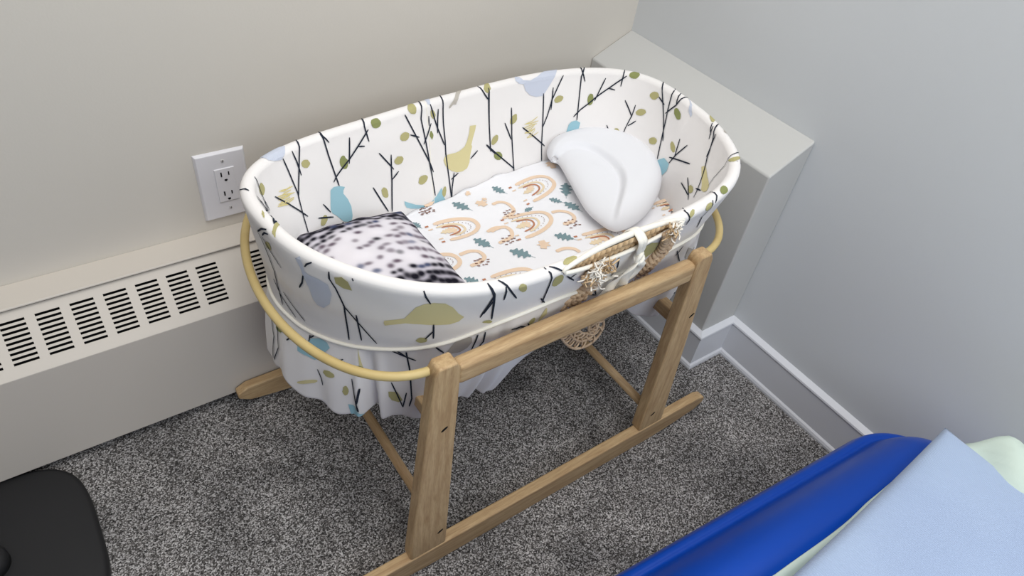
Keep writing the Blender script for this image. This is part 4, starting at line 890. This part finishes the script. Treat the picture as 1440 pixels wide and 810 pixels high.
def pillow_obj(name, mats, parent, top, bot, colour=None):
    N = top.shape[0]; b = MB(); b.grid(top); o1 = len(b.v); b.grid(bot[:, ::-1])
    o = b.build(name, mats, parent, smooth=True)
    bm = bmesh.new(); bm.from_mesh(o.data); bmesh.ops.remove_doubles(bm, verts=bm.verts, dist=1e-5); bmesh.ops.recalc_face_normals(bm, faces=bm.faces); bm.to_mesh(o.data); bm.free()
    return o
K = [(-.893, -.250, .458), (-.706, -.250, .449), (-.706, -.462, .452), (-.884, -.446, .470)]
top, bot, U, V_ = pillow(K, .036, 110, .045, .40, ruffle=.0014, seed=4)
o = pillow_obj('tie_dye_pillow', M['tiedye'], None, top, bot)
tag(o, 'small tie-dyed black and white cushion at the left end of the basket', 'cushion')
# dye pattern: rows of soft blotches running across the cushion, dense near its edges
def dye(u, v):
    base_ = np.array(srgb(228, 224, 230)); dark = np.array(srgb(28, 26, 38)); plum = np.array(srgb(92, 72, 88)); blue = np.array(srgb(84, 94, 124))
    r_ = random.Random(11); blobs = []
    for v0, dens, wgt, col in ((.03, 1, 1, dark), (.09, .95, 1, dark), (.16, .9, .95, dark), (.23, .75, .8, dark), (.31, .6, .75, plum), (.39, .5, .65, plum), (.48, .6, .75, plum), (.57, .5, .6, plum), (.66, .6, .7, plum), (.75, .6, .75, plum), (.835, .8, .9, dark), (.91, .85, .95, dark), (.975, 1, 1, dark)):
        x = r_.uniform(0, .03)
        while x < 1:
            d = dens
            if .22 < v0 < .85: d *= 1.5 if (x > .72 or x < .12) else .9
            if r_.random() < d:
                big = 1.25 if wgt > .9 else 1
                blobs.append((x, v0+r_.gauss(0, .010)+.03*math.sin(x*5+1), r_.uniform(.024, .037)*big, r_.uniform(.017, .026)*big, wgt*r_.uniform(.95, 1.3), col if r_.random() < .8 else (blue if r_.random() < .6 else dark)))
            x += r_.uniform(.052, .072)
    for k in range(26): blobs.append((1-abs(r_.gauss(0, .03)), r_.uniform(.1, .95), .022, .02, r_.uniform(.5, 1), dark))
    c = np.tile(base_, u.shape+(1,)); halo = np.zeros(u.shape)
    for (x, y, a, b_, w, col) in blobs:
        d2 = ((u-x)/a)**2+((v-y)/b_)**2; f = np.clip(w*np.exp(-d2**1.6*.7), 0, 1)[..., None]; halo += .16*w*np.exp(-d2*.22)
        c = c*(1-f)+col*f
    halo = np.clip(halo, 0, .6)[..., None]
    return c*(1-halo)+c*np.array(srgb(146, 142, 166))*halo
me = o.data; att = me.color_attributes.new('dye', 'FLOAT_COLOR', 'POINT')
tree_p = np.concatenate([top.reshape(-1, 3), bot.reshape(-1, 3)]); uvp = np.concatenate([np.stack([U, V_], -1).reshape(-1, 2)]*2)
co = np.empty(len(me.vertices)*3); me.vertices.foreach_get('co', co); co = co.reshape(-1, 3)
lut = {tuple(np.round(p_, 4)): q for p_, q in zip(tree_p, uvp)}
uvv = np.array([lut.get(tuple(np.round(p_, 4)), (np.nan, np.nan)) for p_ in co])
bad = np.isnan(uvv[:, 0])
for i in np.where(bad)[0]: uvv[i] = uvp[np.argmin(((tree_p-co[i])**2).sum(1))]
cc = dye(uvv[:, 0], uvv[:, 1]); att.data.foreach_set('color', np.c_[cc, np.ones(len(cc))].ravel())

# white half-moon head pillow
WP = WHITE_OUTLINE; LENS = np.array(LENS_LINE)
pts = catmull([np.array(p_) for p_ in WP], 9, closed=True); c0 = np.array(WHITE_CENTRE)
def dist_poly(q, poly, closed=True):
    a = poly if closed else poly[:-1]; d = (np.roll(poly, -1, 0)-poly) if closed else poly[1:]-poly[:-1]
    v = q[:, None, :]-a[None]; t = np.clip((v*d[None]).sum(-1)/((d*d).sum(-1)[None]+1e-12), 0, 1)
    return np.sqrt(((v-d[None]*t[..., None])**2).sum(-1)).min(1)
lens = catmull([np.array(p_) for p_ in LENS], 8)
rows_t, rows_b = [], []
lens_poly = np.concatenate([lens, [np.array(p_) for p_ in LENS_CLOSE]])
def in_poly(q, poly):
    x, y = q[:, 0], q[:, 1]; ins_ = np.zeros(len(q), bool); k = len(poly)
    for i in range(k):
        (x1, y1), (x2, y2) = poly[i], poly[(i+1) % k]; c = ((y1 > y) != (y2 > y)) & (x < (x2-x1)*(y-y1)/(y2-y1+1e-12)+x1); ins_ ^= c
    return ins_
for t in np.linspace(0, 1, 48)[1:]:
    t = 1-(1-t)**1.35; q = c0+(pts-c0)*t; d = dist_poly(q, pts); R_ = .042
    h = .034*np.sqrt(np.clip(1-(1-np.clip(d/R_, 0, 1))**2, 0, 1)); dl = dist_poly(q, lens, False); il = in_poly(q, lens_poly)
    sd_ = np.clip(np.where(il, -dl, dl)/.006*.5+.5, 0, 1); h = h*(.66+.34*sd_*sd_*(3-2*sd_))-.0030*np.exp(-(dl/.005)**2)*np.clip(d/.01, 0, 1)
    zb = zm(q[:, 0])+.026
    rows_t.append(np.c_[q, zb+h]); rows_b.append(np.c_[q, zb-.020*np.sqrt(np.clip(1-(1-np.clip(d/.03, 0, 1))**2, 0, 1))])
b = MB(); A = np.stack(rows_t, 1); b.grid(A, close_i=True); nj = A.shape[1]; k = len(b.v); b.add([(*c0, A[:, 0, 2].mean())], [])
for i in range(len(pts)): b.f.append((i*nj, ((i+1) % len(pts))*nj, k)); b.m.append(0)
o2 = len(b.v); A2 = np.stack(rows_b, 1); b.grid(A2, close_i=True); k = len(b.v); b.add([(*c0, A2[:, 0, 2].mean())], [])
for i in range(len(pts)): b.f.append((o2+i*nj, k, o2+((i+1) % len(pts))*nj)); b.m.append(0)
o = b.build('head_pillow', M['white'], None, smooth=True)
bm = bmesh.new(); bm.from_mesh(o.data); bmesh.ops.remove_doubles(bm, verts=bm.verts, dist=1e-5); bmesh.ops.recalc_face_normals(bm, faces=bm.faces); bm.to_mesh(o.data); bm.free()
tag(o, 'plain white half-moon head pillow at the right end of the basket', 'pillow')

# ---------------------------------------------------------------- inflatable bed
AO = np.array([-.045, -.888]); al = -.0708; AU = np.array([math.cos(al), math.sin(al)]); AV = np.array([math.sin(al), -math.cos(al)])
BL, BW, BR = 1.75, .95, .13
def bed_xy(u, v): return AO+AU*u+AV*v
PROF = [(.05, .0), (.016, .012), (.003, .06), (0, .12), (.000, .165), (.005, .205), (.015, .233), (.024, .240), (.031, .239), (.037, .246), (.048, .268), (.066, .294), (.090, .312), (.115, .316), (.140, .304), (.165, .280), (.19, .254), (.22, .240), (.30, .238)]
pf = catmull([np.array(p_) for p_ in PROF], 6)
def rrect(w, n=24):
    r_ = max(BR-w, .02); pts_ = []
    for (cu, cv, a0) in ((-w-r_, w+r_, -PI/2), (-w-r_, BW-w-r_, 0), (-BL+w+r_, BW-w-r_, PI/2), (-BL+w+r_, w+r_, PI)):
        for k in range(n): a = a0+PI/2*k/(n-1); pts_.append((cu+r_*math.cos(a), cv+r_*math.sin(a)))
    # fill the straights evenly
    P_ = np.array(pts_); out = []
    for i in range(len(P_)):
        a, c = P_[i], P_[(i+1) % len(P_)]; k = 12 if i % n == n-1 else 1
        for q in range(k): out.append(a+(c-a)*q/k)
    return np.array(out)
rows = []
for w, z in pf:
    q = rrect(w); rows.append(np.c_[AO+q[:, :1]*AU+q[:, 1:]*AV, np.full(len(q), z)])
b = MB(); A = np.stack(rows, 1); b.grid(A, close_i=True); nj = A.shape[1]; b.f += [tuple(i*nj+nj-1 for i in range(A.shape[0])), tuple(i*nj for i in reversed(range(A.shape[0])))]; b.m += [0, 0]
bed = b.build('inflatable_bed', M['vinyl'], None, smooth=True)
tag(bed, 'glossy blue inflatable bed with raised rounded side on the carpet', 'airbed')
pw = np.array([p_[0] for p_ in pf]); pz = np.array([p_[1] for p_ in pf]); i0 = int(np.argmax(pz > .16)); pw, pz = pw[i0:], pz[i0:]
def bed_w(u, v):
    du = np.minimum(-u, u+BL); dv = np.minimum(v, BW-v)
    corner = (du < BR) & (dv < BR); return np.where(corner, BR-np.hypot(BR-du, BR-dv), np.minimum(du, dv))
def bed_z(u, v): return np.interp(bed_w(u, v), np.maximum.accumulate(pw+np.arange(len(pw))*1e-7), pz)
us = np.linspace(-1.62, -.012, 150); tv = np.linspace(0, 1, 90)
Ug, Tg = np.meshgrid(us, tv, indexing='ij')
ve = .118+.016*np.clip((-Ug-.30)/.2, 0, 1)-.012*np.clip((Ug+.35)/.3, 0, 1)+.004*np.sin(Ug*14); ve = np.where(Ug > -.12, ve+.10*np.clip((Ug+.12)/.11, 0, 1)**2, ve)
Vg = ve+(.80-ve)*Tg
zz = bed_z(Ug, Vg)+.004
end = np.clip((Ug+.24)/.12, 0, 1)
wr = 1.5*(.005*np.sin(Vg*38+2*np.sin(Ug*25))+.004*np.sin(Vg*71+Ug*55)+.003*np.abs(np.sin(Ug*90+Vg*40)))
zz = zz+end*(wr+.092*np.exp(-((Ug+.045)/.065)**2-((Vg-.185)/.085)**2)+.012)*np.clip((Vg-ve)/.03, 0, 1)+.0008*np.sin(Ug*40+Vg*9)
Pg = np.stack([AO[0]+AU[0]*Ug+AV[0]*Vg, AO[1]+AU[1]*Ug+AV[1]*Vg, zz], -1)
b = MB(); b.grid(Pg); sh = b.build('bed_sheet', M['mint'], None, smooth=True)
sd = sh.modifiers.new('thick', 'SOLIDIFY'); sd.thickness = .0025; sd.offset = 1
tag(sh, 'pale mint green sheet spread over the blue inflatable bed', 'sheet')
K = [(-.166, -.978, .360), (-.672, -1.004, .345), (-.650, -1.42, .330), (-.135, -1.40, .330)]
top, bot, U, V_ = pillow(K, .055, 60, .012, .36, sag=.028, ruffle=.0012, seed=2)
o = pillow_obj('bed_pillow', M['peri'], None, top, bot)
tag(o, 'pale blue ribbed pillow lying on the mint sheet of the inflatable bed', 'pillow')

# ---------------------------------------------------------------- black pedestal at the left
pd = thing('pedestal_base', 'black weighted pedestal base with a round post beside the heater', 'pedestal', (-1.425, -.285, 0))
pc = (-1.425, -.285)
def sq(r, n=72, e=3.6):
    a = np.arange(n)/n*2*PI; c, s = np.cos(a), np.sin(a)
    return np.stack([pc[0]+.150*r*np.sign(c)*abs(c)**(2/e), pc[1]+.164*r*np.sign(s)*abs(s)**(2/e)], 1)
rows = [np.c_[sq(r), np.full(72, z)] for r, z in ((.97, 0), (1, .004), (1, .014), (.985, .019), (.95, .0215), (.6, .026), (.25, .030), (.02, .031))]
b = MB(); A = np.stack(rows, 1); b.grid(A, close_i=True); nj = A.shape[1]; b.f += [tuple(i*nj for i in reversed(range(72))), tuple(i*nj+nj-1 for i in range(72))]; b.m += [0, 0]
b.build('base_plate', M['black'], pd, smooth=True)
b = MB(); b.lathe([(.030, .028), (.030, .045), (.026, .052), (.018, .056)], (*pc, 0), 36); b.build('collar', M['black'], pd, smooth=True)
b = MB(); b.lathe([(.0135, .05), (.0135, .62), (.010, .63)], (*pc, 0), 28); b.build('post', M['black'], pd, smooth=True)

# ---------------------------------------------------------------- camera
CR = CAM_R; cam = bpy.data.cameras.new('camera'); cam.sensor_width = 36; cam.lens = 980.144/1440*36; cam.clip_start = .02
co_ = bpy.data.objects.new('camera', cam); COL.objects.link(co_)
co_.matrix_world = Matrix(((CR[0][0], -CR[1][0], -CR[2][0], CAM_C[0]), (CR[0][1], -CR[1][1], -CR[2][1], CAM_C[1]), (CR[0][2], -CR[1][2], -CR[2][2], CAM_C[2]), (0, 0, 0, 1)))
scene.camera = co_

# ---------------------------------------------------------------- light
w = bpy.data.worlds.new('room_light'); scene.world = w; w.use_nodes = True
bg = w.node_tree.nodes['Background']; 
wn = w.node_tree.nodes; wl = w.node_tree.links
tc = wn.new('ShaderNodeTexCoord'); sx_ = wn.new('ShaderNodeSeparateXYZ'); wr_ = wn.new('ShaderNodeValToRGB')
wl.new(tc.outputs['Generated'], sx_.inputs[0]); wl.new(sx_.outputs['Z'], wr_.inputs['Fac']); wl.new(wr_.outputs['Color'], bg.inputs['Color'])
wr_.color_ramp.elements[0].position = .0; wr_.color_ramp.elements[0].color = (.20, .19, .185, 1); wr_.color_ramp.elements[1].position = .85; wr_.color_ramp.elements[1].color = (1, .99, .975, 1)
bg.inputs['Strength'].default_value = .40
def area(name, loc, target, sx, sy, power, col):
    l = bpy.data.lights.new(name, 'AREA'); l.shape = 'RECTANGLE'; l.size = sx; l.size_y = sy; l.energy = power; l.color = col
    o = bpy.data.objects.new(name, l); COL.objects.link(o); o.location = loc
    o.rotation_euler = (Vector(target)-Vector(loc)).to_track_quat('-Z', 'Y').to_euler(); return o
area('ceiling_light', (-.82, -1.05, 2.30), (-.82, -1.0, 0), 1.4, 1.4, 27, (1, .985, .955))
area('window_light', (-1.0, -2.8, 2.0), (-.1, -.9, 1.0), 1.2, 1.0, 25, (.88, .945, 1))

vs = scene.view_settings; vs.view_transform = 'Standard'; vs.look = 'None'; vs.gamma = 1; vs.use_curve_mapping = False; vs.exposure = -.06
